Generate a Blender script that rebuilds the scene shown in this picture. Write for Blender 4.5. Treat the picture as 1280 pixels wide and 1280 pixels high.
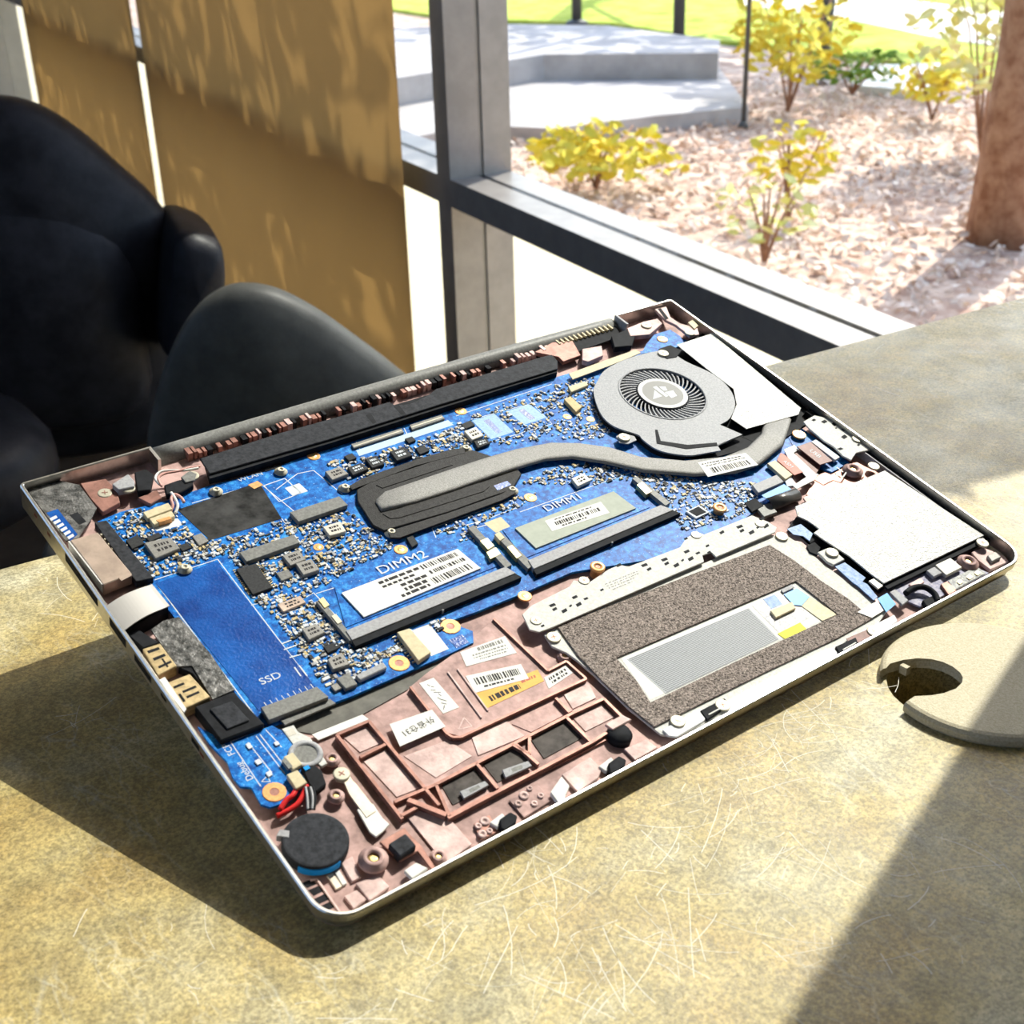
import bpy, bmesh, math, random
from mathutils import Vector, Matrix
random.seed(7)
PI = math.pi
SC = bpy.context.scene
COL = SC.collection
for o in list(bpy.data.objects): bpy.data.objects.remove(o)

# ------------------------------------------------------------------ camera
F_PX = 1673.2                       # focal length in pixels of the 1280 frame
CAM = Vector((-0.28310511, -0.35160131, 0.26560372))
RC = Matrix(((0.7897409840503761, -0.6128629440337542, -0.02661183836985717),
             (-0.29113441492297587, -0.33626808526197344, -0.8956363811735784),
             (0.5399536374158437, 0.7150683790131726, -0.4439901831987665)))
cd = bpy.data.cameras.new('camera'); cam = bpy.data.objects.new('camera', cd); COL.objects.link(cam)
cd.sensor_width = 36; cd.sensor_fit = 'HORIZONTAL'; cd.lens = F_PX / 1280 * 36
cd.clip_start = 0.02; cd.clip_end = 200
m = Matrix((RC[0], -RC[1], -RC[2])).transposed().to_4x4(); m.translation = CAM
cam.matrix_world = m
cd.dof.use_dof = True; cd.dof.focus_distance = 0.53; cd.dof.aperture_fstop = 27
SC.camera = cam

# ------------------------------------------------------------------ light
AZ, EL = math.radians(17.5), math.radians(47)       # the sun stands over the window side
TO_SUN = Vector((math.cos(AZ) * math.cos(EL), math.sin(AZ) * math.cos(EL), math.sin(EL)))
w = bpy.data.worlds.new('sky'); SC.world = w; w.use_nodes = True
nt = w.node_tree; nt.nodes.clear()
sky = nt.nodes.new('ShaderNodeTexSky'); sky.sky_type = 'NISHITA'; sky.sun_disc = False
sky.sun_elevation = EL; sky.sun_rotation = PI / 2 - AZ; sky.air_density = 1.0; sky.dust_density = 2.0
bg = nt.nodes.new('ShaderNodeBackground'); bg.inputs[1].default_value = 0.56
wo = nt.nodes.new('ShaderNodeOutputWorld')
nt.links.new(sky.outputs[0], bg.inputs[0]); nt.links.new(bg.outputs[0], wo.inputs[0])
sd = bpy.data.lights.new('sun', 'SUN'); sd.energy = 6.6; sd.angle = math.radians(0.3); sd.color = (1.0, 0.95, 0.86)
sun = bpy.data.objects.new('sun', sd); COL.objects.link(sun)
sun.rotation_euler = TO_SUN.to_track_quat('Z', 'Y').to_euler(); sun.location = (6, 2, 6)
SC.view_settings.view_transform = 'Standard'; SC.view_settings.look = 'None'
SC.view_settings.exposure = 0.05; SC.view_settings.gamma = 1.0; SC.view_settings.use_curve_mapping = False

# ------------------------------------------------------------------ places
TH = math.radians(15.865)                            # the laptop leans up towards its hinge
W, H = 0.322, 0.214
LAP = Matrix.Translation((-0.16097, 0.10292, 0.06681)) @ Matrix.Rotation(TH, 4, 'X')
LAPI = LAP.inverted()
def ray(px, py):
    return RC.transposed() @ Vector(((px - 640) / F_PX, (py - 640) / F_PX, 1.0))
def onz(px, py, z=0.0):                              # point of a level plane
    d = ray(px, py); return CAM + d * ((z - CAM.z) / d.z)
def lp(px, py, z=0.0):                               # point of a plane inside the laptop, laptop frame
    o = LAPI @ CAM; d = LAPI.to_3x3() @ ray(px, py)
    p = o + d * ((z - o.z) / d.z); return (p.x, p.y)
def L(pts, z): return [lp(a, b, z) for a, b in pts]
WD = math.radians(80)
UV, WN = Vector((math.cos(WD), math.sin(WD), 0)), Vector((math.sin(WD), -math.cos(WD), 0))   # along the window wall, out through it
def wp(u, d, z): return UV * u + WN * d + Vector((0, 0, z))

# ------------------------------------------------------------------ materials
MATS = {}
def mat(name, col, rough=0.5, metal=0.0, var=0.0, vscale=200, bump=0.0, bscale=800, col2=None, spec=0.08, coat=0.0, detail=4):
    if name in MATS: return MATS[name]
    M = bpy.data.materials.new(name); M.use_nodes = True; n = M.node_tree.nodes; l = M.node_tree.links
    b = n['Principled BSDF']
    b.inputs['Base Color'].default_value = (*col, 1); b.inputs['Roughness'].default_value = rough
    b.inputs['Metallic'].default_value = metal; b.inputs['Specular IOR Level'].default_value = spec
    b.inputs['Coat Weight'].default_value = coat
    tc = n.new('ShaderNodeTexCoord')
    if var or col2:
        nz = n.new('ShaderNodeTexNoise'); nz.inputs['Scale'].default_value = vscale; nz.inputs['Detail'].default_value = detail
        nz.inputs['Roughness'].default_value = 0.65
        l.new(tc.outputs['Object'], nz.inputs['Vector'])
        r = n.new('ShaderNodeValToRGB'); r.color_ramp.elements[0].position = 0.36; r.color_ramp.elements[1].position = 0.64
        c2 = col2 if col2 else tuple(min(1, c * (1 + var)) for c in col)
        c1 = col if col2 else tuple(c * (1 - var) for c in col)
        r.color_ramp.elements[0].color = (*c1, 1); r.color_ramp.elements[1].color = (*c2, 1)
        l.new(nz.outputs['Fac'], r.inputs['Fac']); l.new(r.outputs['Color'], b.inputs['Base Color'])
    if bump:
        nb = n.new('ShaderNodeTexNoise'); nb.inputs['Scale'].default_value = bscale; nb.inputs['Detail'].default_value = 3
        l.new(tc.outputs['Object'], nb.inputs['Vector'])
        bu = n.new('ShaderNodeBump'); bu.inputs['Strength'].default_value = bump; bu.inputs['Distance'].default_value = 0.0006
        l.new(nb.outputs['Fac'], bu.inputs['Height']); l.new(bu.outputs['Normal'], b.inputs['Normal'])
    MATS[name] = M; return M

ALU = mat('aluminium', (0.62, 0.60, 0.56), 0.32, 1.0, var=0.10, vscale=400)
ALUW = mat('bare_steel', (0.60, 0.595, 0.565), 0.58, 0.0, var=0.12, vscale=900)
DECK = mat('copper_pink_plastic', (0.40, 0.265, 0.245), 0.55, 0.05, var=0.35, vscale=90, bump=0.15)
DECKL = mat('copper_pink_light', (0.58, 0.42, 0.395), 0.52, 0.05, var=0.25, vscale=130, bump=0.15)
DECKD = mat('copper_brown_rib', (0.30, 0.155, 0.125), 0.42, 0.25, var=0.25, vscale=200)
SMOKE = mat('smoked_film', (0.075, 0.065, 0.06), 0.6, 0.0, var=0.4, vscale=160)
GREY = mat('grey_sheet', (0.14, 0.135, 0.12), 0.5, 0.0, var=0.2, vscale=150)
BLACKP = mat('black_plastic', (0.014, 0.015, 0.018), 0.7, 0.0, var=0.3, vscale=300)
BLACKS = mat('black_satin', (0.030, 0.032, 0.038), 0.68, 0.0, var=0.35, vscale=500, bump=0.2)
DARKG = mat('dark_graphite', (0.034, 0.033, 0.033), 0.58, 0.08, var=0.25, vscale=900, bump=0.25, bscale=2500)
FANG = mat('fan_grey', (0.29, 0.295, 0.31), 0.5, 0.05, var=0.14, vscale=1200, bump=0.2, bscale=3000)
PIPE = mat('pipe_grey', (0.25, 0.245, 0.235), 0.5, 0.1, var=0.18, vscale=1400, bump=0.3, bscale=2500)
FOIL = mat('silver_foil', (0.52, 0.515, 0.495), 0.42, 0.25, var=0.2, vscale=900, bump=1.0, bscale=1500)
SHIELD = mat('crinkled_shield', (0.03, 0.031, 0.03), 0.42, 0.2, col2=(0.19, 0.185, 0.18), vscale=260, bump=0.9, bscale=500)
FOAM = mat('speckled_foam', (0.03, 0.025, 0.023), 0.85, 0.0, col2=(0.44, 0.37, 0.33), vscale=1500, bump=0.9, bscale=1800, detail=6)
SOCK = mat('socket_grey', (0.20, 0.20, 0.19), 0.42, 0.0, var=0.2, vscale=900)
SOCKL = mat('socket_light_grey', (0.34, 0.34, 0.355), 0.5, 0.0, var=0.15, vscale=900)
CHIP = mat('chip_black', (0.035, 0.036, 0.038), 0.62, 0.0, var=0.25, vscale=1200)
COIL = mat('inductor_grey', (0.25, 0.24, 0.225), 0.40, 0.12, var=0.15, vscale=1500)
COILL = mat('inductor_pale', (0.52, 0.49, 0.43), 0.42, 0.1, var=0.1, vscale=1500)
CREAM = mat('cream_plastic', (0.58, 0.50, 0.33), 0.45, var=0.08, vscale=600)
TAN = mat('tan_plastic', (0.52, 0.40, 0.20), 0.42, var=0.12, vscale=600)
WHITE = mat('white_label', (0.70, 0.69, 0.66), 0.55, var=0.03, vscale=300)
SILK = mat('silkscreen_white', (0.58, 0.62, 0.66), 0.5)
INK = mat('ink', (0.03, 0.028, 0.03), 0.6)
ORANGE = mat('orange_label', (0.75, 0.42, 0.10), 0.5, var=0.1, vscale=300)
YELLOW = mat('yellow_label', (0.80, 0.72, 0.04), 0.5, var=0.1, vscale=400)
BLUETAB = mat('blue_tab', (0.015, 0.27, 0.72), 0.35, var=0.12, vscale=300)
FLEXB = mat('blue_flex', (0.09, 0.19, 0.42), 0.4, col2=(0.22, 0.34, 0.58), vscale=500)
COPPER = mat('copper_pad', (0.72, 0.36, 0.15), 0.35, 0.25, var=0.15, vscale=900)
BRASS = mat('brass', (0.62, 0.48, 0.22), 0.36, 0.7)
STEEL = mat('screw_steel', (0.46, 0.43, 0.34), 0.45, 0.25)
USBM = mat('usb_metal', (0.56, 0.43, 0.24), 0.34, 0.45, var=0.2, vscale=500)
HDMI = mat('warm_metal', (0.50, 0.39, 0.32), 0.32, 0.4, var=0.15, vscale=120)
REDW = mat('red_wire', (0.60, 0.03, 0.03), 0.4)
BROWNT = mat('brown_tape', (0.20, 0.085, 0.07), 0.4, var=0.2, vscale=300)
REDT = mat('red_tape', (0.42, 0.10, 0.06), 0.4, var=0.2, vscale=300)
GLOSSG = mat('ribbon_grey', (0.09, 0.085, 0.08), 0.22, 0.3, var=0.2, vscale=200)
FILM = mat('blue_film', (0.004, 0.034, 0.20), 0.2, 0.0, col2=(0.010, 0.11, 0.44), vscale=38, coat=0.5, spec=0.5, bump=0.25, bscale=900)
BLKFILM = mat('black_film', (0.022, 0.022, 0.022), 0.18, 0.0, col2=(0.07, 0.07, 0.07), vscale=90, coat=0.5, bump=0.5, bscale=120)
GOLDP = mat('gold_pin', (0.70, 0.56, 0.30), 0.3, 1.0)

def pcb_mat():
    M = bpy.data.materials.new('blue_circuit_board'); M.use_nodes = True; n = M.node_tree.nodes; l = M.node_tree.links
    b = n['Principled BSDF']; b.inputs['Roughness'].default_value = 0.42; b.inputs['Specular IOR Level'].default_value = 0.09
    tc = n.new('ShaderNodeTexCoord')
    nz = n.new('ShaderNodeTexNoise'); nz.inputs['Scale'].default_value = 380; nz.inputs['Detail'].default_value = 6
    nz.inputs['Roughness'].default_value = 0.75
    l.new(tc.outputs['Object'], nz.inputs['Vector'])
    r = n.new('ShaderNodeValToRGB'); e = r.color_ramp.elements
    e[0].position = 0.38; e[0].color = (0.004, 0.055, 0.26, 1); e[1].position = 0.66; e[1].color = (0.05, 0.33, 0.72, 1)
    x = e.new(0.52); x.color = (0.008, 0.15, 0.52, 1)
    l.new(nz.outputs['Fac'], r.inputs['Fac'])
    vo = n.new('ShaderNodeTexVoronoi'); vo.feature = 'F1'; vo.distance = 'MANHATTAN'; vo.inputs['Scale'].default_value = 620
    l.new(tc.outputs['Object'], vo.inputs['Vector'])
    r2 = n.new('ShaderNodeValToRGB'); r2.color_ramp.elements[0].position = 0.13; r2.color_ramp.elements[1].position = 0.18
    r2.color_ramp.elements[0].color = (1, 1, 1, 1); r2.color_ramp.elements[1].color = (0, 0, 0, 1)
    l.new(vo.outputs['Distance'], r2.inputs['Fac'])
    mx = n.new('ShaderNodeMixRGB'); mx.inputs[2].default_value = (0.35, 0.52, 0.62, 1)
    mm = n.new('ShaderNodeMath'); mm.operation = 'MULTIPLY'; mm.inputs[1].default_value = 0.85
    l.new(r2.outputs['Color'], mm.inputs[0]); l.new(mm.outputs[0], mx.inputs[0]); l.new(r.outputs['Color'], mx.inputs[1])
    l.new(mx.outputs[0], b.inputs['Base Color'])
    return M
PCB = pcb_mat()

# ------------------------------------------------------------------ mesh helpers
def obj(name, me, mt=None, parent=None):
    o = bpy.data.objects.new(name, me); COL.objects.link(o)
    if mt is not None and len(me.materials) == 0: me.materials.append(mt)
    if parent is not None: o.parent = parent
    return o
def tag(o, label=None, cat=None, group=None, kind=None):
    if label: o['label'] = label
    if cat: o['category'] = cat
    if group: o['group'] = group
    if kind: o['kind'] = kind
    return o
def empty(name, loc=(0, 0, 0)):
    o = bpy.data.objects.new(name, None); COL.objects.link(o); o.location = loc; o.empty_display_size = 0.05
    return o
class MB:
    def __init__(s): s.v = []; s.f = []; s.m = []
    def add(s, v, f, mi=0):
        k = len(s.v); s.v += [tuple(p) for p in v]; s.f += [tuple(i + k for i in q) for q in f]; s.m += [mi] * len(f)
    def box(s, x0, x1, y0, y1, z0, z1, mi=0):
        s.add([(x0, y0, z0), (x1, y0, z0), (x1, y1, z0), (x0, y1, z0), (x0, y0, z1), (x1, y0, z1), (x1, y1, z1), (x0, y1, z1)],
              [(0, 3, 2, 1), (4, 5, 6, 7), (0, 1, 5, 4), (1, 2, 6, 5), (2, 3, 7, 6), (3, 0, 4, 7)], mi)
    def prism(s, pts, z0, z1, mi=0):
        a = sum(pts[i][0] * pts[(i + 1) % len(pts)][1] - pts[(i + 1) % len(pts)][0] * pts[i][1] for i in range(len(pts)))
        if a < 0: pts = pts[::-1]
        n = len(pts)
        s.add([(x, y, z0) for x, y in pts] + [(x, y, z1) for x, y in pts],
              [tuple(range(n))[::-1], tuple(range(n, 2 * n))] + [(i, (i + 1) % n, n + (i + 1) % n, n + i) for i in range(n)], mi)
    def bar(s, a, b, w, z0, z1, mi=0):                 # upright bar between two plan points
        d = Vector((b[0] - a[0], b[1] - a[1])); d.normalize(); n = Vector((-d.y, d.x)) * w / 2
        s.prism([(a[0] + n.x, a[1] + n.y), (a[0] - n.x, a[1] - n.y), (b[0] - n.x, b[1] - n.y), (b[0] + n.x, b[1] + n.y)], z0, z1, mi)
    def tube(s, path, r, n=8, mi=0, flat=1.0):
        path = [Vector(p) for p in path]; rings = []
        for i, p in enumerate(path):
            t = (path[min(i + 1, len(path) - 1)] - path[max(i - 1, 0)]).normalized()
            up = Vector((0, 0, 1)) if abs(t.z) < 0.95 else Vector((1, 0, 0))
            a = t.cross(up).normalized(); b = a.cross(t).normalized(); rr = r[i] if isinstance(r, (list, tuple)) else r
            rings.append([p + (a * math.cos(2 * PI * k / n) + b * math.sin(2 * PI * k / n) * flat) * rr for k in range(n)])
        v = [q for g in rings for q in g]; f = []
        for i in range(len(path) - 1):
            for k in range(n): f.append((i * n + k, i * n + (k + 1) % n, (i + 1) * n + (k + 1) % n, (i + 1) * n + k))
        f += [tuple(range(n))[::-1], tuple(range((len(path) - 1) * n, len(path) * n))]
        s.add(v, f, mi)
    def lathe(s, prof, n=20, c=(0, 0), mi=0, caps=True):
        v = []; f = []
        for r, z in prof:
            for k in range(n): v.append((c[0] + r * math.cos(2 * PI * k / n), c[1] + r * math.sin(2 * PI * k / n), z))
        for i in range(len(prof) - 1):
            for k in range(n): f.append((i * n + k, i * n + (k + 1) % n, (i + 1) * n + (k + 1) % n, (i + 1) * n + k))
        if caps: f += [tuple(range(n))[::-1], tuple(range((len(prof) - 1) * n, len(prof) * n))]
        s.add(v, f, mi)
    def mesh(s, name, mats=(), smooth=False):
        me = bpy.data.meshes.new(name); me.from_pydata(s.v, [], s.f)
        for mt in mats: me.materials.append(mt)
        if len(mats) > 1: me.polygons.foreach_set('material_index', s.m)
        if smooth: me.polygons.foreach_set('use_smooth', [True] * len(me.polygons))
        me.update(); return me
    def build(s, name, mt, parent=None, smooth=False):
        mats = mt if isinstance(mt, (list, tuple)) else (mt,)
        return obj(name, s.mesh(name, mats, smooth), None, parent)
def recalc(me):
    bm = bmesh.new(); bm.from_mesh(me); bmesh.ops.recalc_face_normals(bm, faces=bm.faces); bm.to_mesh(me); bm.free()
def bevel(o, w, seg=1):
    bm = bmesh.new(); bm.from_mesh(o.data); bmesh.ops.bevel(bm, geom=list(bm.edges), offset=w, segments=seg, affect='EDGES', profile=0.6, clamp_overlap=True)
    bm.to_mesh(o.data); bm.free(); return o
def holed(name, outer, holes, z0, z1, mt, parent=None):    # plate with through holes
    bm = bmesh.new(); edges = []
    for loop in [outer] + holes:
        vs = [bm.verts.new((x, y, z1)) for x, y in loop]
        edges += [bm.edges.new((vs[i], vs[(i + 1) % len(vs)])) for i in range(len(vs))]
    bmesh.ops.triangle_fill(bm, use_beauty=True, use_dissolve=False, edges=edges)
    ext = bmesh.ops.extrude_face_region(bm, geom=list(bm.faces))
    for g in ext['geom']:
        if isinstance(g, bmesh.types.BMVert): g.co.z = z0
    bmesh.ops.recalc_face_normals(bm, faces=bm.faces)
    me = bpy.data.meshes.new(name); bm.to_mesh(me); bm.free()
    return obj(name, me, mt, parent)
def circ(cx, cy, r, n=24, a0=0.0, a1=2 * PI):
    return [(cx + r * math.cos(a0 + (a1 - a0) * i / n), cy + r * math.sin(a0 + (a1 - a0) * i / n)) for i in range(n)]
TAKEN = []                                              # plan outlines already used on the board
def pp(name, px, z1, h, mt, parent, bev=0.0, take=True):    # plate or block: outline of its top face in the photo, top height, thickness
    pts = [(min(max(x, 0.0014), W - 0.0014), min(max(y, -H + 0.0014), -0.0005)) for x, y in L(px, z1)]   # stays inside the shell
    b = MB(); b.prism(pts, z1 - h, z1); o = b.build(name, mt, parent)
    if bev: bevel(o, bev)
    if take: TAKEN.append(pts)
    return o
def quad(Q, u, v):                                      # Q: back-left, back-right, front-right, front-left
    a, b, c, d = [Vector(q) for q in Q]
    p = (a * (1 - u) + b * u) * (1 - v) + (d * (1 - u) + c * u) * v; return (p.x, p.y)
def bars(name, Q, z, mt, parent, n=30, v0=0.0, v1=1.0, u0=0.0, u1=1.0):     # printed bar code
    b = MB(); u = u0
    while u < u1 - 0.004:
        wd = (u1 - u0) / n * random.choice((0.35, 0.6, 1.0)); e = min(u + wd, u1)
        b.prism([quad(Q, u, v0), quad(Q, e, v0), quad(Q, e, v1), quad(Q, u, v1)], z, z + 0.00004); u = e + (u1 - u0) / n * random.choice((0.4, 0.7, 1.1))
    return b.build(name, mt, parent)
def rows(name, Q, z, mt, parent, lines, dash=0.05, gap=0.02):               # printed rows too small to read
    b = MB()
    for (u0, u1, v0, v1) in lines:
        u = u0
        while u < u1:
            e = min(u + dash * random.uniform(0.4, 1.5), u1)
            b.prism([quad(Q, u, v0), quad(Q, e, v0), quad(Q, e, v1), quad(Q, u, v1)], z, z + 0.00004); u = e + gap * random.uniform(0.6, 1.4)
    return b.build(name, mt, parent)
def text(name, body, px, z, size, rot, mt, parent, sx=1.0, shear=0.0, bold=0.0):
    c = bpy.data.curves.new(name, 'FONT'); c.body = body; c.size = size; c.align_x = 'CENTER'; c.align_y = 'CENTER'
    c.offset = bold; c.resolution_u = 3; c.extrude = 0.00002
    t = bpy.data.objects.new(name, c); COL.objects.link(t)
    dg = bpy.context.evaluated_depsgraph_get(); me = bpy.data.meshes.new_from_object(t.evaluated_get(dg))
    bpy.data.objects.remove(t)
    x, y = lp(px[0], px[1], z)
    me.transform(Matrix.Translation((x, y, z + 0.00003)) @ Matrix.Rotation(rot, 4, 'Z') @ Matrix.Diagonal((sx, 1, 1, 1)))
    me.materials.clear(); return obj(name, me, mt, parent)
def inst(name, me, px, z, parent, rot=None):
    x, y = lp(px[0], px[1], z); o = obj(name, me, None, parent); o.location = (x, y, z)
    o.rotation_euler = (0, 0, random.uniform(0, PI) if rot is None else rot); TAKEN.append(circ(x, y, 0.003, 8)); return o

# ------------------------------------------------------------------ room and outdoors: materials
def fabric_mat():
    M = bpy.data.materials.new('brown_shade_fabric'); M.use_nodes = True; n = M.node_tree.nodes; l = M.node_tree.links
    out = n['Material Output']; n.remove(n['Principled BSDF'])
    d = n.new('ShaderNodeBsdfDiffuse'); d.inputs[0].default_value = (0.24, 0.19, 0.12, 1)
    t = n.new('ShaderNodeBsdfTranslucent'); t.inputs[0].default_value = (0.23, 0.135, 0.045, 1)
    mx = n.new('ShaderNodeMixShader'); mx.inputs[0].default_value = 0.5
    l.new(d.outputs[0], mx.inputs[1]); l.new(t.outputs[0], mx.inputs[2]); l.new(mx.outputs[0], out.inputs[0])
    return M
def glass_mat():
    M = bpy.data.materials.new('window_glass'); M.use_nodes = True; n = M.node_tree.nodes; l = M.node_tree.links
    out = n['Material Output']; n.remove(n['Principled BSDF'])
    t = n.new('ShaderNodeBsdfTransparent'); t.inputs[0].default_value = (0.94, 0.96, 0.95, 1)
    g = n.new('ShaderNodeBsdfGlossy'); g.inputs['Roughness'].default_value = 0.02
    lw = n.new('ShaderNodeLayerWeight'); lw.inputs[0].default_value = 0.5
    pw = n.new('ShaderNodeMath'); pw.operation = 'POWER'; pw.inputs[1].default_value = 4.0; l.new(lw.outputs['Facing'], pw.inputs[0])
    fr = n.new('ShaderNodeMath'); fr.operation = 'MULTIPLY_ADD'; fr.inputs[1].default_value = 0.35; fr.inputs[2].default_value = 0.015; l.new(pw.outputs[0], fr.inputs[0])
    mx = n.new('ShaderNodeMixShader'); l.new(fr.outputs[0], mx.inputs[0]); l.new(t.outputs[0], mx.inputs[1]); l.new(g.outputs[0], mx.inputs[2])
    l.new(mx.outputs[0], out.inputs[0]); return M
def table_mat():
    M = bpy.data.materials.new('scratched_olive_stone'); M.use_nodes = True; n = M.node_tree.nodes; l = M.node_tree.links
    b = n['Principled BSDF']; b.inputs['Roughness'].default_value = 0.42; b.inputs['Specular IOR Level'].default_value = 0.6
    tc = n.new('ShaderNodeTexCoord')
    def noise(sc, det=5, ro=0.6, dist=0.0):
        z = n.new('ShaderNodeTexNoise'); z.inputs['Scale'].default_value = sc; z.inputs['Detail'].default_value = det
        z.inputs['Roughness'].default_value = ro; z.inputs['Distortion'].default_value = dist
        l.new(tc.outputs['Object'], z.inputs['Vector']); return z
    def ramp(src, *st):
        r = n.new('ShaderNodeValToRGB'); e = r.color_ramp.elements
        e[0].position, e[0].color = st[0][0], (*st[0][1], 1); e[1].position, e[1].color = st[-1][0], (*st[-1][1], 1)
        for p, c in st[1:-1]: x = e.new(p); x.color = (*c, 1)
        l.new(src, r.inputs['Fac']); return r
    def mix(a, bb, fac, mode='MIX'):
        x = n.new('ShaderNodeMixRGB'); x.blend_type = mode
        for s, k in ((fac, 0), (a, 1), (bb, 2)):
            if isinstance(s, (float, int)): x.inputs[k].default_value = s
            elif isinstance(s, tuple): x.inputs[k].default_value = (*s, 1)
            else: l.new(s, x.inputs[k])
        return x.outputs[0]
    big = ramp(noise(14, 4).outputs['Fac'], (0.30, (0.34, 0.23, 0.07)), (0.5, (0.38, 0.305, 0.13)), (0.70, (0.43, 0.40, 0.28)))
    mid = ramp(noise(60, 6, 0.7).outputs['Fac'], (0.35, (0.75, 0.75, 0.75)), (0.65, (1.25, 1.22, 1.15)))
    c = mix(big.outputs[0], mid.outputs[0], 1.0, 'MULTIPLY')
    fine = ramp(noise(850, 4, 0.75).outputs['Fac'], (0.40, (0.48, 0.48, 0.45)), (0.60, (1.45, 1.45, 1.45)))
    c = mix(c, fine.outputs[0], 0.8, 'MULTIPLY')
    # long pale scratches: thin cell borders of stretched, bent cells, kept only in patches
    patch = ramp(noise(22, 3).outputs['Fac'], (0.47, (0, 0, 0)), (0.60, (1, 1, 1)))
    for k, (sc, rz, st, wdt) in enumerate(((34, 0.5, 0.10, 0.010), (46, 2.0, 0.09, 0.012), (60, 1.2, 0.14, 0.014), (80, 2.7, 0.2, 0.018))):
        mp = n.new('ShaderNodeMapping'); mp.inputs['Rotation'].default_value = (0, 0, rz); mp.inputs['Scale'].default_value = (1, st, 1)
        ad = n.new('ShaderNodeMixRGB'); ad.blend_type = 'ADD'; ad.inputs[0].default_value = 0.012
        l.new(tc.outputs['Object'], ad.inputs[1]); l.new(noise(30 + 17 * k, 2).outputs['Color'], ad.inputs[2])
        l.new(ad.outputs[0], mp.inputs[0])
        vo = n.new('ShaderNodeTexVoronoi'); vo.feature = 'DISTANCE_TO_EDGE'; vo.inputs['Scale'].default_value = sc
        l.new(mp.outputs[0], vo.inputs['Vector'])
        r = ramp(vo.outputs['Distance'], (0.0, (1, 1, 1)), (wdt, (0, 0, 0)))
        f = n.new('ShaderNodeMath'); f.operation = 'MULTIPLY'; l.new(r.outputs[0], f.inputs[0]); l.new(patch.outputs[0], f.inputs[1])
        g = n.new('ShaderNodeMath'); g.operation = 'MULTIPLY'; g.inputs[1].default_value = 0.22; l.new(f.outputs[0], g.inputs[0])
        c = mix(c, (0.70, 0.68, 0.58), g.outputs[0])
    l.new(c, b.inputs['Base Color'])
    rr = ramp(noise(35, 4).outputs['Fac'], (0.3, (0.30, 0.30, 0.30)), (0.7, (0.55, 0.55, 0.55))); l.new(rr.outputs[0], b.inputs['Roughness'])
    bu = n.new('ShaderNodeBump'); bu.inputs['Strength'].default_value = 0.45; bu.inputs['Distance'].default_value = 0.0008
    l.new(noise(700, 5, 0.75).outputs['Fac'], bu.inputs['Height']); l.new(bu.outputs[0], b.inputs['Normal'])
    return M
TABLE = table_mat(); FABRIC = fabric_mat(); GLASS = glass_mat()
FRAMED = mat('bronze_frame', (0.32, 0.295, 0.28), 0.42, 0.6, var=0.08, vscale=30)
FLOORM = mat('dark_floor', (0.030, 0.024, 0.020), 0.55, var=0.35, vscale=9)
WALLM = mat('painted_wall', (0.38, 0.34, 0.28), 0.75, var=0.06, vscale=20)
CEILM = mat('ceiling_paint', (0.70, 0.68, 0.64), 0.85, var=0.04, vscale=10)
LEATHER = mat('black_leather', (0.016, 0.016, 0.019), 0.42, var=0.3, vscale=25, bump=0.5, bscale=180)
LEATHER2 = mat('charcoal_leatherette', (0.060, 0.061, 0.056), 0.45, var=0.2, vscale=18, bump=0.3, bscale=260)
MULCH = mat('mulch', (0.34, 0.21, 0.16), 0.9, col2=(0.70, 0.56, 0.46), vscale=14, detail=8)
LAWN = mat('lawn', (0.26, 0.36, 0.04), 0.9, col2=(0.55, 0.58, 0.12), vscale=6, detail=8)
CONC = mat('patio_concrete', (0.46, 0.43, 0.42), 0.85, var=0.15, vscale=5, detail=6)
CONCW = mat('pale_pavement', (0.80, 0.77, 0.72), 0.8, var=0.06, vscale=6)
BARK = mat('bark', (0.24, 0.12, 0.075), 0.9, col2=(0.42, 0.26, 0.18), vscale=22, detail=7)
LEAFY = mat('yellow_leaf', (0.78, 0.58, 0.05), 0.6, col2=(0.66, 0.64, 0.12), vscale=9)
LEAFG = mat('green_leaf', (0.10, 0.20, 0.03), 0.6, col2=(0.28, 0.36, 0.05), vscale=9)
LEAFP = mat('pale_leaf', (0.66, 0.66, 0.18), 0.6, col2=(0.80, 0.78, 0.48), vscale=9)
LITTER = mat('fallen_leaf', (0.60, 0.42, 0.32), 0.7, col2=(0.86, 0.78, 0.70), vscale=60)
POSTM = mat('dark_post', (0.10, 0.10, 0.10), 0.5, 0.3)
CAPM = mat('speckled_beige', (0.46, 0.40, 0.27), 0.5, col2=(0.60, 0.54, 0.40), vscale=1400, bump=0.4, bscale=1500)

# ------------------------------------------------------------------ the room
def wbox(b, u0, u1, d0, d1, z0, z1, mi=0):               # box in window-wall coordinates
    v = [wp(u, d, z) for z in (z0, z1) for u, d in ((u0, d0), (u1, d0), (u1, d1), (u0, d1))]
    b.add(v, [(0, 1, 2, 3), (7, 6, 5, 4), (0, 4, 5, 1), (1, 5, 6, 2), (2, 6, 7, 3), (3, 7, 4, 0)], mi)
def wall_obj(name, boxes, mt, kind='structure', parent=None):
    b = MB()
    for x in boxes: wbox(b, *x)
    o = b.build(name, mt, parent); recalc(o.data)
    if kind: o['kind'] = kind
    return o
FLZ = -0.75
b = MB(); b.prism([tuple(wp(u, d, 0)[:2]) for u, d in ((-2.2, -3.2), (6.2, -3.2), (6.2, 0.71), (-2.2, 0.71))], FLZ - 0.12, FLZ)
tag(b.build('floor', FLOORM), kind='structure')
b = MB(); b.prism([tuple(wp(u, d, 0)[:2]) for u, d in ((-2.2, -3.2), (6.2, -3.2), (6.2, 0.72), (-2.2, 0.72))], 1.95, 2.05)
tag(b.build('ceiling', CEILM), kind='structure')
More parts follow.
